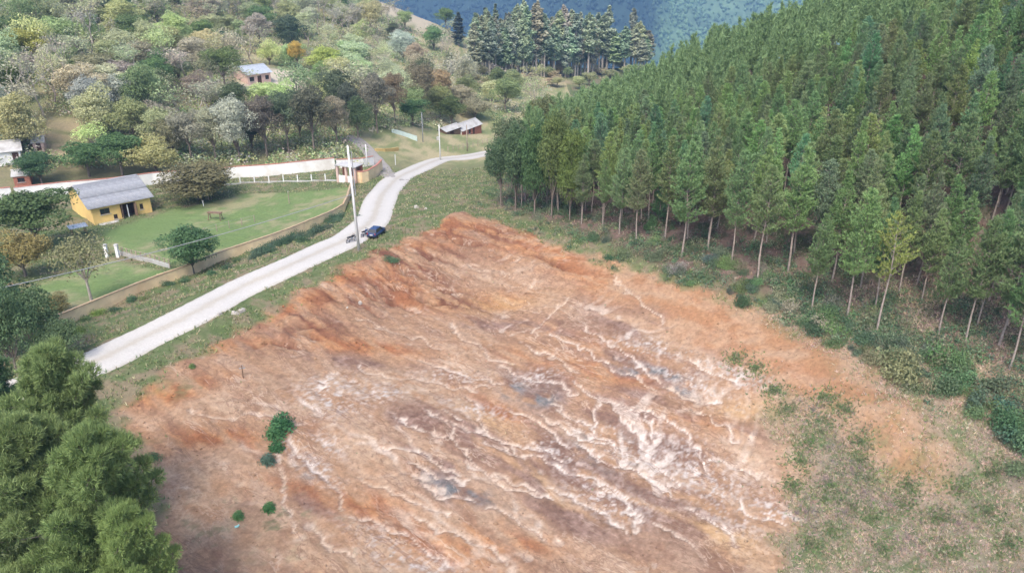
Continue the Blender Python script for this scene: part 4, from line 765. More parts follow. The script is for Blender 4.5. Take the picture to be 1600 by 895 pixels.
grass_patch('dry_grass', scatter(120000, lambda x, y: wfb(x, y)*(1-sb(x, y))*(.45+.55*cl(x, y, 5)), 4, 42, 24, 62, 2), .22, .034, [(.27, .215, .17), (.32, .26, .20), (.22, .17, .13), (.16, .155, .09), (.12, .14, .07)], 'dry straw and weeds covering the lower right field', 'grass', 5, 2, .9)
gp1 = [gnd(*q) for q in [(1250,720),(1300,760),(1345,690),(1340,720),(1355,745),(1290,780),(1360,810),(1265,690),(1380,855),(1300,830),(1230,640),(1290,620),(1465,810),(1480,860),(1550,740),(1410,790),(1240,760),(1280,660),(1320,640),(1330,790),(1210,610),(1180,575),(1150,560),(1270,850),(1420,760),(1500,760),(1540,800),(1575,850)]]
wp_ = []; g_ = np.random.default_rng(8)
for q in gp1:
    for _ in range(330):
        r = abs(g_.normal(0, .8)); a = g_.uniform(0, 6.28); x, y = q[0]+r*math.cos(a), q[1]+r*math.sin(a)*.9; wp_.append((x, y, float(hz(x, y))))
grass_patch('green_weeds', wp_, .19, .042, [(.075, .12, .045), (.06, .095, .045), (.10, .14, .055), (.11, .115, .07), (.17, .145, .10)], 'patches of fresh green weeds in the dry lower right field', 'weeds', 6, 3, .8)
tw_ = []
for q in [gnd(*q_) for q_ in [(1300,700),(1330,735),(1290,750),(1350,770),(1320,800),(1270,640),(1420,840),(1390,790),(1500,820),(1260,800)]]:
    for _ in range(170): a = g_.uniform(0, 6.28); r = abs(g_.normal(0, 1.2)); x, y = q[0]+r*math.cos(a), q[1]+r*math.sin(a); tw_.append((x, y, float(hz(x, y))))
grass_patch('dead_stalks', tw_, .30, .022, [(.16, .13, .125), (.20, .165, .15), (.12, .095, .09), (.25, .2, .16)], 'grey dead stalks tangled among the green weeds', 'weeds', 6, 13, 1.1)
rim = scatter(60000, lambda x, y: np.exp(-(np.abs(bil(sd, x, y)+.3)/.8)**2)*cl(x, y, 12, .5), -36, 42, 24, 100, 4)
grass_patch('rim_grass', rim, .30, .05, G1, 'thin tufts of grass along the rim of the bare earth', 'grass', 5, 4, .7)
grass_patch('plantation_litter', scatter(30000, lambda x, y: plb(x, y)*.7, -4, 60, 44, 125, 6), .35, .06, [(.15, .11, .08), (.20, .16, .12), (.07, .095, .05), (.055, .08, .045)], 'dead needles, twigs and low growth on the plantation floor', 'undergrowth', 4, 5, 1.1)
wd2 = scatter(2600, lambda x, y: sb(x, y)*sstep(.2, .6, fbm(x*.25, y*.25, 3, 21))*.5, -25, 36, 26, 95, 9)
grass_patch('seedling_weeds', wd2, .16, .04, [(.10, .12, .06), (.07, .10, .045), (.2, .15, .1)], 'tiny weeds starting on the bare earth', 'weeds', 5, 6, .8)
# ------------------------------------------------------------------ stones on the bare earth
def rock_mesh(seed):
    g = np.random.default_rng(seed); b = MB().box((0, 0, .3), (1, .8, .7), 0, 0, .7); b.v = [tuple(np.array(v)*g.uniform(.75, 1.2, 3)) for v in b.v]; return b.mesh('stone', M['stone'])
RK = [rock_mesh(s) for s in (1, 2, 3)]
for (u, v, n) in [(366,490,7),(385,484,5),(650,325,9),(560,476,2)]:
    for k in range(n):
        p = gnd(u+random.gauss(0, 8), v+random.gauss(0, 2.2)); o = link('stone', random.choice(RK), None, tuple(p-np.array([0, 0, .04]))); s = random.uniform(.16, .42); o.scale = (s, s, s); o.rotation_euler = (0, 0, random.uniform(0, 6))
        tag(o, {366: 'pale stone in the rubble strewn on the verge above the bare earth', 385: 'pale stone in the rubble strewn on the verge above the bare earth', 650: 'pale stone in the rubble heap on the grass below the plantation corner', 560: 'dark stone lying on the upper bare earth'}[u], 'stone', {366: 'verge rubble', 385: 'verge rubble', 650: 'rubble heap on the grass', 560: 'stones on the upper bare earth'}[u])
gk = np.random.default_rng(44); cp3 = scatter(26000, lambda x, y: sb(x, y)*np.clip(.15+bil(bank, x, y)+sstep(.1, .6, fbm(x*.4, y*.4, 3, 51)), 0, 1), -30, 40, 26, 98, 45); nn_ = len(cp3)
octa = np.array([[1, 0, 0], [-1, 0, 0], [0, 1, 0], [0, -1, 0], [0, 0, 1], [0, 0, -1.]]); of = np.array([[0, 2, 4], [2, 1, 4], [1, 3, 4], [3, 0, 4], [2, 0, 5], [1, 2, 5], [3, 1, 5], [0, 3, 5]])
sz = gk.uniform(.03, .09, (nn_, 1, 1))*np.where(gk.random((nn_, 1, 1)) < .06, 2.0, 1); Vc = cp3[:, None]+octa[None]*sz*gk.uniform(.6, 1.3, (nn_, 6, 1)); me = mesh_np('soil_clods', Vc.reshape(-1, 3), (of[None]+6*np.arange(nn_)[:, None, None]).reshape(-1, 3), M['clod'])
a = me.color_attributes.new('tone', 'FLOAT_COLOR', 'POINT'); cc = np.ones((nn_*6, 4), np.float32); cc[:, :3] = np.repeat(np.stack([bil(S[..., k], cp3[:, 0], cp3[:, 1]) for k in range(3)], 1)*gk.uniform(.65, 1.25, (nn_, 1)), 6, 0); a.data.foreach_set('color', cc.ravel())
tag(link('soil_clods', me), 'loose clods and small stones littering the eroded bare earth', 'soil clods', kind='stuff')
# ------------------------------------------------------------------ mountains far behind
mx = np.linspace(-900, 1500, 260); my = np.linspace(560, 2100, 170); MX, MY = np.meshgrid(mx, my); MK = 2.2
MZ = -120+330*sstep(620, 1750, MY+60*fbm(MX*.002, MY*.002, 3, 90))+46*fbm(MX*.0035+.3*MY*.002, MY*.002, 5, 91)-60*np.exp(-((MX-260-(MY-800)*.18)/110)**2)+14*fbm(MX*.02, MY*.02, 3, 92)+40*np.abs(fbm(MX*.006, MY*.004, 3, 93))
MZ += 60*sstep(200, 900, MX)
MX *= MK; MY *= MK; MZ = (MZ+60)*MK-80
idm = np.arange(MX.size).reshape(MX.shape); Fm = np.stack([idm[:-1, :-1], idm[:-1, 1:], idm[1:, 1:], idm[1:, :-1]], -1).reshape(-1, 4)
me = mesh_np('mountains', np.stack([MX, MY, MZ], -1).reshape(-1, 3), Fm, None, True); me.materials.clear()
mm, t, b = new_mat('forested_slope'); at = t.nodes.new('ShaderNodeAttribute'); at.attribute_name = 'albedo'; ge = t.nodes.new('ShaderNodeNewGeometry'); no = t.nodes.new('ShaderNodeTexNoise'); no.inputs['Scale'].default_value = .05; no.inputs['Detail'].default_value = 12; no.inputs['Roughness'].default_value = .75
t.links.new(ge.outputs['Position'], no.inputs['Vector']); mr = t.nodes.new('ShaderNodeMapRange'); mr.inputs[1].default_value = .3; mr.inputs[2].default_value = .7; mr.inputs[3].default_value = .55; mr.inputs[4].default_value = 1.45; t.links.new(no.outputs['Fac'], mr.inputs[0])
mu = t.nodes.new('ShaderNodeMixRGB'); mu.blend_type = 'MULTIPLY'; mu.inputs[0].default_value = 1; t.links.new(at.outputs['Color'], mu.inputs[1]); t.links.new(mr.outputs[0], mu.inputs[2]); t.links.new(mu.outputs[0], b.inputs['Base Color']); b.inputs['Specular IOR Level'].default_value = .05
me.materials.append(mm); a = me.color_attributes.new('albedo', 'FLOAT_COLOR', 'POINT')
u_, v_, zc_ = project(MX, MY, MZ); past = sstep(128, 150, (MX-(MY-800*MK)*.12)/MK+30*fbm(MX*.005, MY*.005, 3, 95))*sstep(1500, 1250, MY/MK)
cm = np.ones((MX.size, 4), np.float32); cm[:, :3] = mix(np.zeros(MX.shape+(3,))+C(.04, .065, .05), C(.20, .30, .15), past*(.75+.35*sstep(-.3, .3, fbm(MX*.012, MY*.012, 4, 96)))).reshape(-1, 3); a.data.foreach_set('color', cm.ravel())
tag(link('mountains', me), kind='structure')
gm = np.random.default_rng(66); NF = 90000; fi = gm.uniform(0, MX.shape[1]-1.001, NF); fj = gm.uniform(0, MX.shape[0]*.62, NF); i0_ = fi.astype(int); j0_ = fj.astype(int); a_ = fi-i0_; b_ = fj-j0_
lerp = lambda G: (G[j0_, i0_]*(1-a_)+G[j0_, i0_+1]*a_)*(1-b_)+(G[j0_+1, i0_]*(1-a_)+G[j0_+1, i0_+1]*a_)*b_
fx, fy, fz, fp = lerp(MX), lerp(MY), lerp(MZ), lerp(past); uu_, vv2, _z = project(fx, fy, fz); keep = (uu_ > 480) & (uu_ < 1320) & (vv2 > -40) & (vv2 < 120); fx, fy, fz, fp = fx[keep], fy[keep], fz[keep], fp[keep]; nk = len(fx); print('far crowns', nk)
rr_ = gm.uniform(2.6, 6.2, (nk, 1, 1)); Vc = np.stack([fx, fy, fz+4], 1)[:, None]+octa[None]*rr_*np.array([1, 1, 1.15])*gm.uniform(.75, 1.25, (nk, 6, 1)); me = mesh_np('far_forest', Vc.reshape(-1, 3), (of[None]+6*np.arange(nk)[:, None, None]).reshape(-1, 3), M['clod'])
a = me.color_attributes.new('tone', 'FLOAT_COLOR', 'POINT'); cc = np.ones((nk*6, 4), np.float32); cc[:, :3] = np.repeat((np.array([[.035, .058, .042]])*(1-fp[:, None])+np.array([[.16, .25, .12]])*fp[:, None])*gm.uniform(.6, 1.5, (nk, 1)), 6, 0); a.data.foreach_set('color', cc.ravel())
tag(link('far_forest', me), 'hazy blue-green forest covering the far mountain slopes', 'forest', kind='stuff')
# ------------------------------------------------------------------ houses
def sheet_mesh(wd, ln, m, nwave=7, amp=.035, th=.018):
    n = nwave*4+1; V = []; 
    for s in (0, -th):
        for y in (0, ln):
            for k in range(n): V.append((wd*(k/(n-1)-.5), y, amp*math.sin(2*math.pi*nwave*k/(n-1))+s))
    F = [(k, k+1, n+k+1, n+k) for k in range(n-1)]+[(2*n+k, 3*n+k, 3*n+k+1, 2*n+k+1) for k in range(n-1)]
    F += [(k, 2*n+k, 2*n+k+1, k+1) for k in range(n-1)]+[(n+k, n+k+1, 3*n+k+1, 3*n+k) for k in range(n-1)]
    F += [(0, n, 3*n, 2*n), (n-1, 3*n-1, 4*n-1, 2*n-1)]
    b = MB(); b.v = V; b.f = F; return b.mesh('roof_sheet', m, True)
def wall_with_holes(x0, x1, h, holes, th=.16, y=0):
    b = MB(); xs = sorted(set([x0, x1]+[q for hl in holes for q in hl[:2]]))
    for a, c in zip(xs[:-1], xs[1:]):
        hs = sorted([hl[2:4] for hl in holes if hl[0] <= a+1e-6 and hl[1] >= c-1e-6]); z = -.3
        for z0, z1 in hs:
            if z0 > z: b.box(((a+c)/2, y, (z+z0)/2), (c-a, th, z0-z))
            z = z1
        if z < h: b.box(((a+c)/2, y, (z+h)/2), (c-a, th, h-z))
    return b
def house(name, label, A, B, W, hw, hr, wallm, roofm, holes, front_sheets=6, overhang=.45, gablem=None, ridge_at=.5, sheets=True, porch=None):
    A = np.array(A); B = np.array(B); L = float(np.hypot(*(B-A)[:2])); an = math.atan2(B[1]-A[1], B[0]-A[0]); mid = (A+B)/2; zb_ = min(A[2], B[2])
    t = thing(name, label, 'house', (mid[0], mid[1], zb_), an); hx = L/2
    wall_with_holes(-hx, hx, hw, holes).build('wall', wallm, t)
    MB().box((0, W, hw/2-.15), (L, .16, hw+.3)).build('wall', wallm, t)
    pr = [(.085, -.3), (W-.085, -.3), (W-.085, hw), (W*ridge_at, hr), (.085, hw)]
    for x in (-hx, hx-.16): MB().prism(pr, x, x+.16).build('gable_wall', gablem or wallm, t)
    MB().box((0, W/2, .03), (L-.4, W-.4, .06)).build('floor', M['concrete'], t)
    for (x0, x1, z0, z1, kind) in holes:
        w_, h_ = x1-x0, z1-z0; cx, cz = (x0+x1)/2, (z0+z1)/2
        if kind == 'w':
            f = MB(); f.box((x0+.035, 0, cz), (.07, .10, h_)).box((x1-.035, 0, cz), (.07, .10, h_)).box((cx, 0, z1-.035), (w_-.14, .10, .07)).box((cx, 0, z0+.035), (w_-.14, .10, .07)).box((cx, 0, cz), (.05, .09, h_-.14))
            fo = f.build('window', M['darktimber'], t); MB().box((cx, .02, cz), (w_-.14, .02, h_-.14)).build('pane', M['glass'], fo)
            MB().box((cx, -.10, z0-.04), (w_+.2, .14, .06)).build('sill', M['concrete'], fo)
        elif kind == 'd':
            do = MB().box((cx, .03, cz), (w_, .05, h_)).build('door', M['darktimber'], t); MB().box((x1-.12, -.02, z0+1.0), (.03, .05, .12)).build('handle', M['chrome'], do)
        elif kind == 'o':
            MB().box((cx, 1.6, cz), (w_+.6, .05, h_)).build('inner_wall', M['darktimber'], t)
            do = MB().box((x0+.18, -.30, cz), (.05, .62, h_-.05), R(-28)).build('door', M['timber'], t); MB().box((x1-.10, -.26, cz), (.05, .55, h_-.05), R(22)).build('door', M['timber'], t)
            MB().box((cx-.1, -.12, cz-.1), (.12, .10, h_-.2)).build('post', M['whitepaint'], t)
    # roof
    for side in (0, 1):
        y0 = 0 if side == 0 else W; yr = W*ridge_at; run = abs(yr-y0); sl_ = math.atan2(hr-hw, run); slope = run/math.cos(sl_)+overhang; wide = L+2*overhang
        if sheets and (side == 0 or front_sheets > 3):
            n = front_sheets; sw = wide/n; me = sheet_mesh(sw+.04, slope*.56, roofm)
            for row in range(2):
                for k in range(n):
                    o = link('roof_sheet', me, t); d = 0 if row == 0 else slope*.44; sgn = 1 if side == 0 else -1
                    yy = y0-sgn*overhang*math.cos(sl_)+sgn*d*math.cos(sl_); zz = hw-overhang*math.sin(sl_)+d*math.sin(sl_)+.09+.03*row+random.uniform(-.006, .006)
                    o.location = (-sgn*(-wide/2+sw*(k+.5)), yy, zz); o.rotation_euler = (sl_, 0, 0 if side == 0 else math.pi); o.rotation_euler = (Matrix.Rotation(0 if side == 0 else math.pi, 3, 'Z') @ Matrix.Rotation(sl_+random.uniform(-.006, .006), 3, 'X')).to_euler()
        else:
            sgn = 1 if side == 0 else -1; c_ = (0, y0-sgn*overhang*.5*math.cos(sl_)+sgn*run/2, hw-overhang*.5*math.sin(sl_)+(hr-hw)/2+.07); MB().box((0, 0, 0), (wide, slope, .06), 0, sgn*sl_).build('roof', roofm, t, False, c_)
    n = max(3, int(L/1.1)); me = MB().prism([(-.2, -.10), (0, .03), (.2, -.10), (.16, -.13), (0, -.01), (-.16, -.13)], -.52*(L+.6)/n, .52*(L+.6)/n).mesh('ridge_cap', roofm)
    for k in range(n): o = link('ridge_cap', me, t, (-(L+.6)/2+(L+.6)*(k+.5)/n, W*ridge_at, hr+.17+.012*(k % 2)))
    if porch: MB().box((porch[0], -porch[2]/2-.09, 0), (porch[1], porch[2], .24)).build('porch_slab', M['concrete'], t)
    return t, L
A, B = gnd(148, 352), gnd(238, 331); L = float(np.hypot(*(B-A)[:2])); hx = L/2
yt, _ = house('yellow_house', 'low yellow house with a grey corrugated roof on the green lawn', A, B, 10.5, 2.5, 4.4, M['yellow'], M['sheet'],
 [(-hx+.13*L, -hx+.29*L, 1.25, 2.05, 'w'), (-hx+.47*L, -hx+.73*L, .12, 2.15, 'o'), (-hx+.80*L, -hx+.86*L, .9, 1.7, 'w'), (-hx+.335*L, -hx+.40*L, .3, .95, 'w')], 8, .5, porch=(.7, L*1.05, .95))
P1 = [gnd(700, 212), gnd(752, 209)]
A, B = gnd(722, 211), gnd(752, 208)
house('white_house', 'small white house with a zinc roof and reddish front above the road bend', A, B, 3.6, 2.3, 3.4, M['brick'], M['concrete'], [(-1.6, -.6, 1., 2., 'w'), (.4, 1.3, .1, 2.1, 'd')], 4, .4, M['white'], sheets=False)
A, B = gnd(697, 210), gnd(720, 210)
house('lean_to_shed', 'dark open shed with a grey roof joined to the left of the white gabled house', A, B, 2.6, 1.8, 2.4, M['timber'], M['concrete'], [(-1.5, .2, .1, 1.9, 'd')], 3, .35, sheets=False)
A, B = gnd(388, 133), gnd(424, 130)
house('hillside_house', 'pinkish house with a pale grey roof beside the bright clearing on the hillside', A, B, 6, 2.7, 4.2, M['pink'], M['metal'], [(-2.6, -1.4, 1, 2, 'w'), (-.5, .6, .1, 2.1, 'd'), (1.6, 2.6, 1, 2, 'w')], 4, .5, sheets=False)
A, B = gnd(54, 239), gnd(71, 238)
house('hut', 'tiny pinkish hut with a dark doorway half hidden above the compact dark tree', A, B, 2.6, 1.7, 2.4, M['pink'], M['concrete'], [(-.3, .4, .1, 1.6, 'd')], 3, .25, sheets=False)
A, B = gnd(24, 292), gnd(50, 290)
house('brick_shed', 'low brick shed with a pale roof behind the left end of the white wall', A, B, 2.8, 1.7, 2.3, M['brick'], M['concrete'], [(-.6, .4, .7, 1.4, 'w')], 3, .25, sheets=False)
A, B = gnd(-18, 262), gnd(36, 256)
house('grey_roofed_house', 'pale house with a long grey roof at the left edge behind bare trees', A, B, 5, 2.3, 3.4, M['white'], M['concrete'], [(-1.6, -.6, .9, 1.8, 'w'), (1.2, 2.1, .1, 2.0, 'd')], 3, .4, sheets=False)
A, B = gnd(866, 186), gnd(896, 184)
A[2] += 0; house('white_shed', 'white shed roof glimpsed between the dark trees at the end of the plantation', A, B, 4, 2.2, 3.1, M['white'], M['white'], [(-.5, .5, .1, 1.9, 'd')], 3, .3, sheets=False)
p = gnd(124, 366); t = thing('small_shelter', 'tiny shelter with a pale sheet roof at the front corner of the yellow house', 'shelter', p, R(40))
for dx in (-.8, .8):
    for dy in (-.5, .5): MB().box((dx, dy, .45), (.09, .09, 1.1)).build('post', M['timber'], t)
o = link('roof_sheet', sheet_mesh(2.2, 1.5, M['metal']), t, (0, -.75, 1.08)); o.rotation_euler = (R(6), 0, 0)
# ------------------------------------------------------------------ walls and fences
def resample(P, d):
    P = np.array(P); s = np.concatenate([[0], np.cumsum(np.hypot(*np.diff(P[:, :2], axis=0).T))]); n = max(2, int(round(s[-1]/d))+1); q = np.linspace(0, s[-1], n); return np.stack([np.interp(q, s, P[:, 0]), np.interp(q, s, P[:, 1])], 1)
def wall(name, label, pix, h, th, m, cap, seg=2.6, post=None, cat='wall', straight=False):
    P = poly(pix) if not isinstance(pix, np.ndarray) else pix; P = resample(P if straight else smooth_line(P, 6), seg); z = hz(P[:, 0], P[:, 1]); z = np.convolve(np.pad(z, 1, 'edge'), [.25, .5, .25], 'valid')
    t = thing(name, label, cat, (P[0, 0], P[0, 1], z[0])); o = np.array([P[0, 0], P[0, 1], z[0]])
    for i in range(len(P)-1):
        a, b = P[i], P[i+1]; L = np.hypot(*(b-a)); d = (b-a)/L; n = np.array([-d[1], d[0]])*th/2; za, zc = z[i]-o[2], z[i+1]-o[2]; a_, b_ = a-o[:2], b-o[:2]
        def slab(off, lo, hi, e=.0):
            V = []
            for q, zz in ((a_-d*e, za), (b_+d*e, zc)):
                for s in (1, -1):
                    for k in (lo, hi): V.append((q[0]+n[0]*s*off, q[1]+n[1]*s*off, zz+k))
            mb = MB(); return mb.add(V, [(0, 1, 5, 4), (2, 6, 7, 3), (1, 3, 7, 5), (0, 4, 6, 2), (0, 2, 3, 1), (4, 5, 7, 6)])
        slab(1., -.6, h).build('wall_panel', m, t)
        if cap: slab(1.35, h+.002, h+.09, 0).build('coping', cap, t)
        if post: MB().box((a_[0], a_[1], za+h/2-.1), (th*1.9, th*1.9, h+.5), math.atan2(d[1], d[0])).build('pillar', post, t)
    return t
wall('roadside_wall', 'long beige rendered wall following the road below the lawn', [(52,528),(110,505),(170,480),(235,452),(290,432),(345,408),(400,390),(460,368),(510,346),(538,331)], 1.15, .2, M['beige'], M['beigetop'], 3.0)
wall('roadside_wall', 'short beige wall running from the corner up to the brick gatehouse', [(538,331),(543,318),(548,303),(553,288)], 1.15, .2, M['beige'], M['beigetop'], 2.6)
wall('boundary_wall', 'long white wall with a thin reddish top across the back of the lawn', [(26,312),(100,303),(180,297),(250,287),(300,284),(370,278),(430,274),(490,268),(524,264)], 1.9, .22, M['white'], M['coping'], 3.2)
wall('entrance_wall', 'curved peach coloured wall sweeping up beside the driveway entrance', [(556,284),(566,286),(576,283),(588,276),(597,266)], 1.75, .25, M['beige'], M['coping'], 1.4)
wall('garden_wall', 'pale grey back wall behind the curved entrance wall', [(526,263),(545,262),(562,262),(584,258)], 1.5, .22, M['white'], M['coping'], 2.4)
wall('hill_wall', 'pale teal low wall stepping down the grass below the evergreen', [(612,207),(626,211),(640,216),(652,221)], .9, .2, M['tealwall'], None, 2.)
wall('ochre_wall', 'low ochre yellow wall on the grass bank above the driveway', [(586,236),(604,237),(622,235)], .55, .35, M['ochre'], None, 2.)
wall('gate_wall', 'white wall with a red band at the left edge behind the dark tree', [(-40,322),(-10,320),(8,318),(22,316)], 2.3, .25, M['white'], M['coping'], 3.)
def fence(name, label, pix, h, step, pm, rails, rm, pr=.06, base=None, rr=.03):
    P = resample(poly(pix), step); z = hz(P[:, 0], P[:, 1]); o = np.array([P[0, 0], P[0, 1], z[0]]); t = thing(name, label, 'fence', o); Q = np.stack([P[:, 0], P[:, 1], z], 1)-o
    me = MB().box((0, 0, h/2-.2), (pr*2, pr*2, h+.4)).mesh('post', pm)
    for q in Q: link('post', me, t, tuple(q))
    for r_ in rails: MB().tube([tuple(q+np.array([0, 0, r_*h])) for q in Q], rr, 5).build('rail', rm, t)
    if base:
        for a, b in zip(Q[:-1], Q[1:]): d = b-a; MB().box(tuple((a+b)/2+np.array([0, 0, base/2-.1])), (float(np.hypot(d[0], d[1])), .14, base+.2), math.atan2(d[1], d[0])).build('base_kerb', M['concrete'], t)
    return t
fence('post_fence', 'white posted wire fence on a pale kerb across the back of the lawn', [(352,290),(378,287),(411,286),(455,284),(503,283),(530,283)], 1.15, 2.25, M['whitepaint'], (.55, .95), M['cable'], .075, .22, .014)
fence('pale_fence', 'grey picket topped low wall at the left side of the lawn', [(186,398),(205,403),(235,410),(266,419)], 1.1, .9, M['timberpale'], (.6, .98), M['timberpale'], .05, .5, .03)
fence('lane_fence', 'pale wooden post fence along the lane below the white gabled house', [(700,238),(720,234),(740,230),(760,225),(775,220)], 1.2, 2.4, M['timberpale'], (.5, .9), M['cable'], .07, None, .012)
fence('field_fence', 'thin wire fence across the middle of the lawn', [(300,372),(345,360),(378,352),(398,347)], 1.0, 2.0, M['timberpale'], (.5, .95), M['cable'], .04, None, .010)
for (u, v, lb) in ((168, 402, 'left white gate pillar at the lawn corner below the house'), (185, 402, 'right white gate pillar at the lawn corner below the house')):
    p = gnd(u, v); b = MB().box((0, 0, .7), (.32, .32, 1.7)); t = thing('gate_pillar', lb, 'pillar', p); b.build('shaft', M['white'], t); MB().box((0, 0, 1.6), (.46, .46, .1), 0, 0, .8).build('cap', M['concrete'], t)
# gatehouse
A, B = gnd(529, 285), gnd(556, 286); an = math.atan2(B[1]-A[1], B[0]-A[0]); L = float(np.hypot(*(B-A)[:2])); t = thing('gatehouse', 'small open brick gatehouse with white lower panels at the end of the beige wall', 'gatehouse', (A+B)/2, an)
for x in (-L/2, 0.0, L/2):
    for y in (0, 1.8): MB().box((x, y, 1.2), (.36, .36, 2.8)).build('pillar', M['pink'] if y == 0 else M['brick'], t)
for x in (-L/4, L/4): MB().box((x, 0, .45), (L/2-.37, .14, 1.3)).build('panel', M['white'], t)
MB().box((L/4, 1.8, 1.1), (L/2-.37, .14, 2.4)).build('back_wall', M['timber'], t)
MB().box((0, .9, 2.68), (L+.6, 2.5, .14)).build('roof', M['concrete'], t)
# wooden trestle, posts and bits on the lawn
p = gnd(337, 343); t = thing('wooden_trestle', 'dark wooden trestle with splayed legs standing on the lawn', 'trestle', p, R(-8)); MB().box((0, 0, 1.0), (2.0, .55, .12)).build('top', M['timber'], t)
for sx in (-.8, .8):
    for sy in (-1, 1): MB().tube([(sx*1.12, sy*.42, -.1), (sx, sy*.12, .96)], .055, 5).build('leg', M['timber'], t)
for (u, v, h, lb, nm) in ((326, 312, 2.4, 'thin pale post in front of the wide dark tree on the lawn', 'wooden_post'), (318, 322, .8, 'short white post left of the trestle on the lawn', 'white_post'), (452, 318, 1.8, 'lone pale post in the middle of the lawn', 'wooden_post'), (618, 258, 1.9, 'white post at the foot of the driveway', 'white_post')):
    p = gnd(u, v); t = thing(nm, lb, 'post', p); MB().tube([(0, 0, -.2), (.02, 0, h)], [.07, .055], 7).build('shaft', M['whitepaint'] if 'white' in nm else M['timberpale'], t); MB().box((.02, 0, h+.02), (.16, .16, .05)).build('cap', M['concrete'], t)
p = gnd(380, 590); t = thing('wooden_stake', 'thin dark stake with a short crosspiece standing on the bare earth', 'stake', p, R(10)); MB().tube([(0, 0, -.2), (.03, 0, 1.15)], [.05, .04], 6).build('shaft', M['timber'], t); MB().box((.03, 0, .88), (.46, .05, .07), R(5)).build('crosspiece', M['cable'], t); MB().box((.03, 0, 1.1), (.2, .05, .06), R(-20)).build('tag', M['chrome'], t)
p = gnd(370, 823); b = MB().box((0, 0, .05), (.24, .15, .05), .4).box((.09, .06, .09), (.12, .09, .05), 1.1, .3); tag(b.build('plastic_scrap', M['teal'], None, False, tuple(p)), 'pale teal scrap of plastic lying below the low seedling', 'litter')
# ------------------------------------------------------------------ poles and cable
def pole(label, u, v, h, r0, r1, box=None, arm=True, lean=0, m='pole', nm='power_pole'):
    p = gnd(u, v); t = thing(nm, label, 'power pole', p, R(20)); t.rotation_euler = (0, lean, R(0))
    MB().tube([(0, 0, -.6), (0, 0, h*.5), (0, 0, h)], [r0, (r0+r1)/2, r1], 10).build('shaft', M[m], t, True)
    if arm:
        MB().box((0, -r1-.05, h-.35), (1.5, .10, .12)).build('crossarm', M['concrete'], t)
        for x in (-.62, 0, .62): MB().tube([(x, -r1-.05, h-.285), (x, -r1-.05, h-.16), (x, -r1-.05, h-.05)], [.03, .055, .03], 7).build('insulator', M['whitepaint'], t)
    if box: MB().box((-r0-.20, 0, h*.62), (.42, .36, .62)).build('transformer', M['concrete'], t)
    return p, t
pa, ta = pole('tall pale concrete power pole at the roadside beside the parked car', 561, 391, 11.6, .17, .10, None, False, R(-1.2))
MB().tube([(.28, .05, 6.2), (.30, .05, 11.0)], .05, 6).build('conduit', M['cable'], ta)
pole('pale power pole with a transformer box beside the upper road bend', 688, 251, 6.9, .13, .09, True, False)
pole('brown wooden pole in front of the white gabled house', 730, 236, 5.6, .13, .10, None, False, 0, 'timberpale', 'wooden_pole')
pole('thin grey pole on the grass below the dark evergreen', 661, 222, 6.2, .11, .08, None, False, 0, 'cable', 'grey_pole')
pole('short white lamp post behind the pale garden wall', 574, 262, 4.0, .10, .08, None, False, 0, 'pole', 'lamp_post')
q0 = np.array(pa)+np.array([-.1, 0, 6.4]); q1 = np.array([-39.5, 53., 6.2]); V = [q0+(q1-q0)*s+np.array([0, 0, -.5*4*s*(1-s)]) for s in np.linspace(0, 1.6, 26)]
tag(MB().tube(V, .035, 5).build('overhead_cable', M['cable']), 'pale overhead cable hanging from the tall pole across the lawn', 'cable')
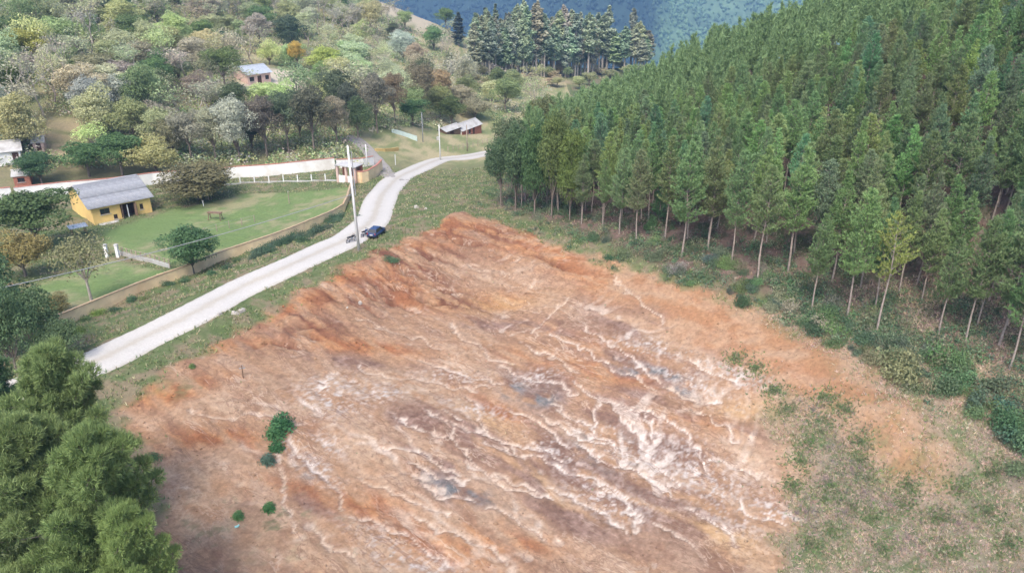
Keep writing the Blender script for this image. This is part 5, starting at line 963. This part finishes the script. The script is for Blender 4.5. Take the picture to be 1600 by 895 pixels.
# ------------------------------------------------------------------ car and motorcycles
def car(u, v, rz, label):
    p = gnd(u, v); t = thing('parked_car', label, 'car', (p[0], p[1], p[2]+.06), rz)  # local +x is forward
    secs = [(-2.05, .74, .42, .86), (-1.98, .83, .30, .98), (-1.2, .88, .24, 1.02), (0, .89, .24, 1.0), (1.0, .88, .24, .98), (1.75, .82, .26, .86), (2.02, .66, .34, .68)]
    b = MB(); n = 12; V = []
    for x, hw, z0, z1 in secs:
        for k in range(n):
            a = 2*math.pi*k/n; c, s = math.cos(a), math.sin(a); e = .45; V.append((x, hw*math.copysign(abs(c)**e, c), (z0+z1)/2+(z1-z0)/2*math.copysign(abs(s)**e, s)))
    F = [(i*n+k, (i+1)*n+k, (i+1)*n+(k+1) % n, i*n+(k+1) % n) for i in range(len(secs)-1) for k in range(n)]+[tuple(range(n)), tuple((len(secs)-1)*n+k for k in range(n))[::-1]]
    b.add(V, F).build('body', M['carblue'], t, True)
    lo = [(-1.86, .78, .98), (.92, .78, .98)]; hi = [(-1.45, .62, 1.50), (.28, .62, 1.52)]
    def quad(nm, pts, m, off):
        c = np.mean(pts, 0); nn = np.cross(np.array(pts[1])-pts[0], np.array(pts[2])-pts[0]); nn = nn/np.linalg.norm(nn); P = [c+(np.array(q)-c)*.90+nn*off for q in pts]; P2 = [q-nn*.03 for q in P]
        MB().add(P+P2, [(0, 1, 2, 3), (7, 6, 5, 4)]+[(i, i+4, (i+1) % 4+4, (i+1) % 4) for i in range(4)]).build(nm, m, t)
    cab = [(x, s*y, z) for x, y, z in lo for s in (-1, 1)]+[(x, s*y, z) for x, y, z in hi for s in (-1, 1)]
    MB().add(cab, [(0, 1, 5, 4), (2, 6, 7, 3), (0, 4, 6, 2), (1, 3, 7, 5), (4, 5, 7, 6)]).build('cabin', M['carblue'], t)
    MB().box((-.585, 0, 1.535), (1.6, 1.16, .05), 0, 0, .92).build('roof', M['carblue'], t)
    quad('rear_window', [cab[1], cab[0], cab[4], cab[5]], M['glass'], .012); quad('windscreen', [cab[2], cab[3], cab[7], cab[6]], M['glass'], .012)
    quad('side_window', [cab[0], cab[2], cab[6], cab[4]], M['glass'], .012); quad('side_window', [cab[3], cab[1], cab[5], cab[7]], M['glass'], .012)
    MB().box((-2.05, 0, .42), (.16, 1.62, .2)).build('bumper', M['black'], t); MB().box((-2.065, 0, .70), (.05, .52, .17)).build('number_plate', M['plate'], t)
    for s in (-1, 1): MB().box((-2.0, s*.66, .84), (.10, .2, .24)).build('tail_light', M['redlamp'], t); MB().box((.55, s*.93, 1.02), (.14, .16, .12)).build('mirror', M['black'], t)
    t.scale = (.7, .7, .7)
    wm = MB().tube([(0, -.1, 0), (0, -.085, 0), (0, .085, 0), (0, .1, 0)], [.27, .31, .31, .27], 16).mesh('wheel', M['rubber'], False); rm = MB().tube([(0, -.108, 0), (0, .108, 0)], .18, 10).mesh('rim', M['chrome'])
    for x in (-1.28, 1.28):
        for s in (-1, 1): o = link('wheel', wm, t, (x, s*.80, .31)); link('rim', rm, o)
def motorbike(u, v, rz, label, m):
    p = gnd(u, v); t = thing('motorcycle', label, 'motorcycle', (p[0], p[1], p[2]+.06), rz); t.rotation_euler = (R(6), 0, rz); t.scale = (.85, .85, .85)
    for x in (-.62, .66):
        ring = [(x+.29*math.cos(a), 0, .32+.29*math.sin(a)) for a in np.linspace(0, 2*math.pi, 19)]; o = MB().tube(ring, .05, 6, False).build('wheel', M['rubber'], t); MB().tube([(x, -.05, .32), (x, .05, .32)], .12, 8).build('hub', M['chrome'], o)
    MB().tube([(.66, .07, .32), (.50, .05, .82), (.44, .03, .98)], .03, 6).build('fork', M['chrome'], t); MB().tube([(.36, -.36, 1.06), (.46, -.1, 1.0), (.46, .1, 1.0), (.36, .36, 1.06)], .022, 6).build('handlebar', M['black'], t)
    MB().tube([(.40, 0, .78), (.2, 0, .86), (-.05, 0, .80)], [.09, .17, .12], 8).build('tank', m, t, True); MB().tube([(-.02, 0, .80), (-.4, 0, .80), (-.78, 0, .86)], [.10, .13, .07], 8).build('seat', M['black'], t, True)
    MB().box((.02, 0, .42), (.42, .26, .34), 0, 0, .8).build('engine', M['chrome'], t); MB().tube([(-.62, -.05, .32), (-.1, -.05, .38)], .03, 5).build('swing_arm', M['chrome'], t); MB().tube([(-.1, .14, .28), (-.8, .17, .36)], [.04, .05], 7).build('exhaust', M['chrome'], t)
    MB().box((.62, 0, .66), (.34, .12, .03)).build('mudguard', m, t); MB().tube([(.52, 0, .88), (.60, 0, .88)], .09, 8).build('headlight', M['plate'], t)
car(589, 368, R(74), 'dark blue hatchback parked on the pale road, seen from behind')
motorbike(571, 370, R(60), 'motorcycle standing between the tall pole and the parked car', M['carblue'])
motorbike(550, 379, R(48), 'motorcycle standing on the road left of the tall pole', M['black'])
# ------------------------------------------------------------------ haze
if HAZE > 0:
    hb = MB(); x0, x1, y0, y1, z0, z1 = -5100., 5100., -1200., 6000., float(ZZ.min())-12, float(max(ZZ.max(), MZ.max()))+6
    hb.box(((x0+x1)/2, (y0+y1)/2, (z0+z1)/2), (x1-x0, y1-y0, z1-z0)); mh = bpy.data.materials.new('haze_air'); mh.use_nodes = True; t = mh.node_tree; t.nodes.remove(t.nodes['Principled BSDF'])
    pv = t.nodes.new('ShaderNodeVolumePrincipled'); pv.inputs['Color'].default_value = (.30, .57, 1, 1); pv.inputs['Density'].default_value = HAZE; pv.inputs['Anisotropy'].default_value = .1; t.links.new(pv.outputs[0], t.nodes['Material Output'].inputs['Volume'])
    tag(hb.build('haze', mh), kind='stuff')
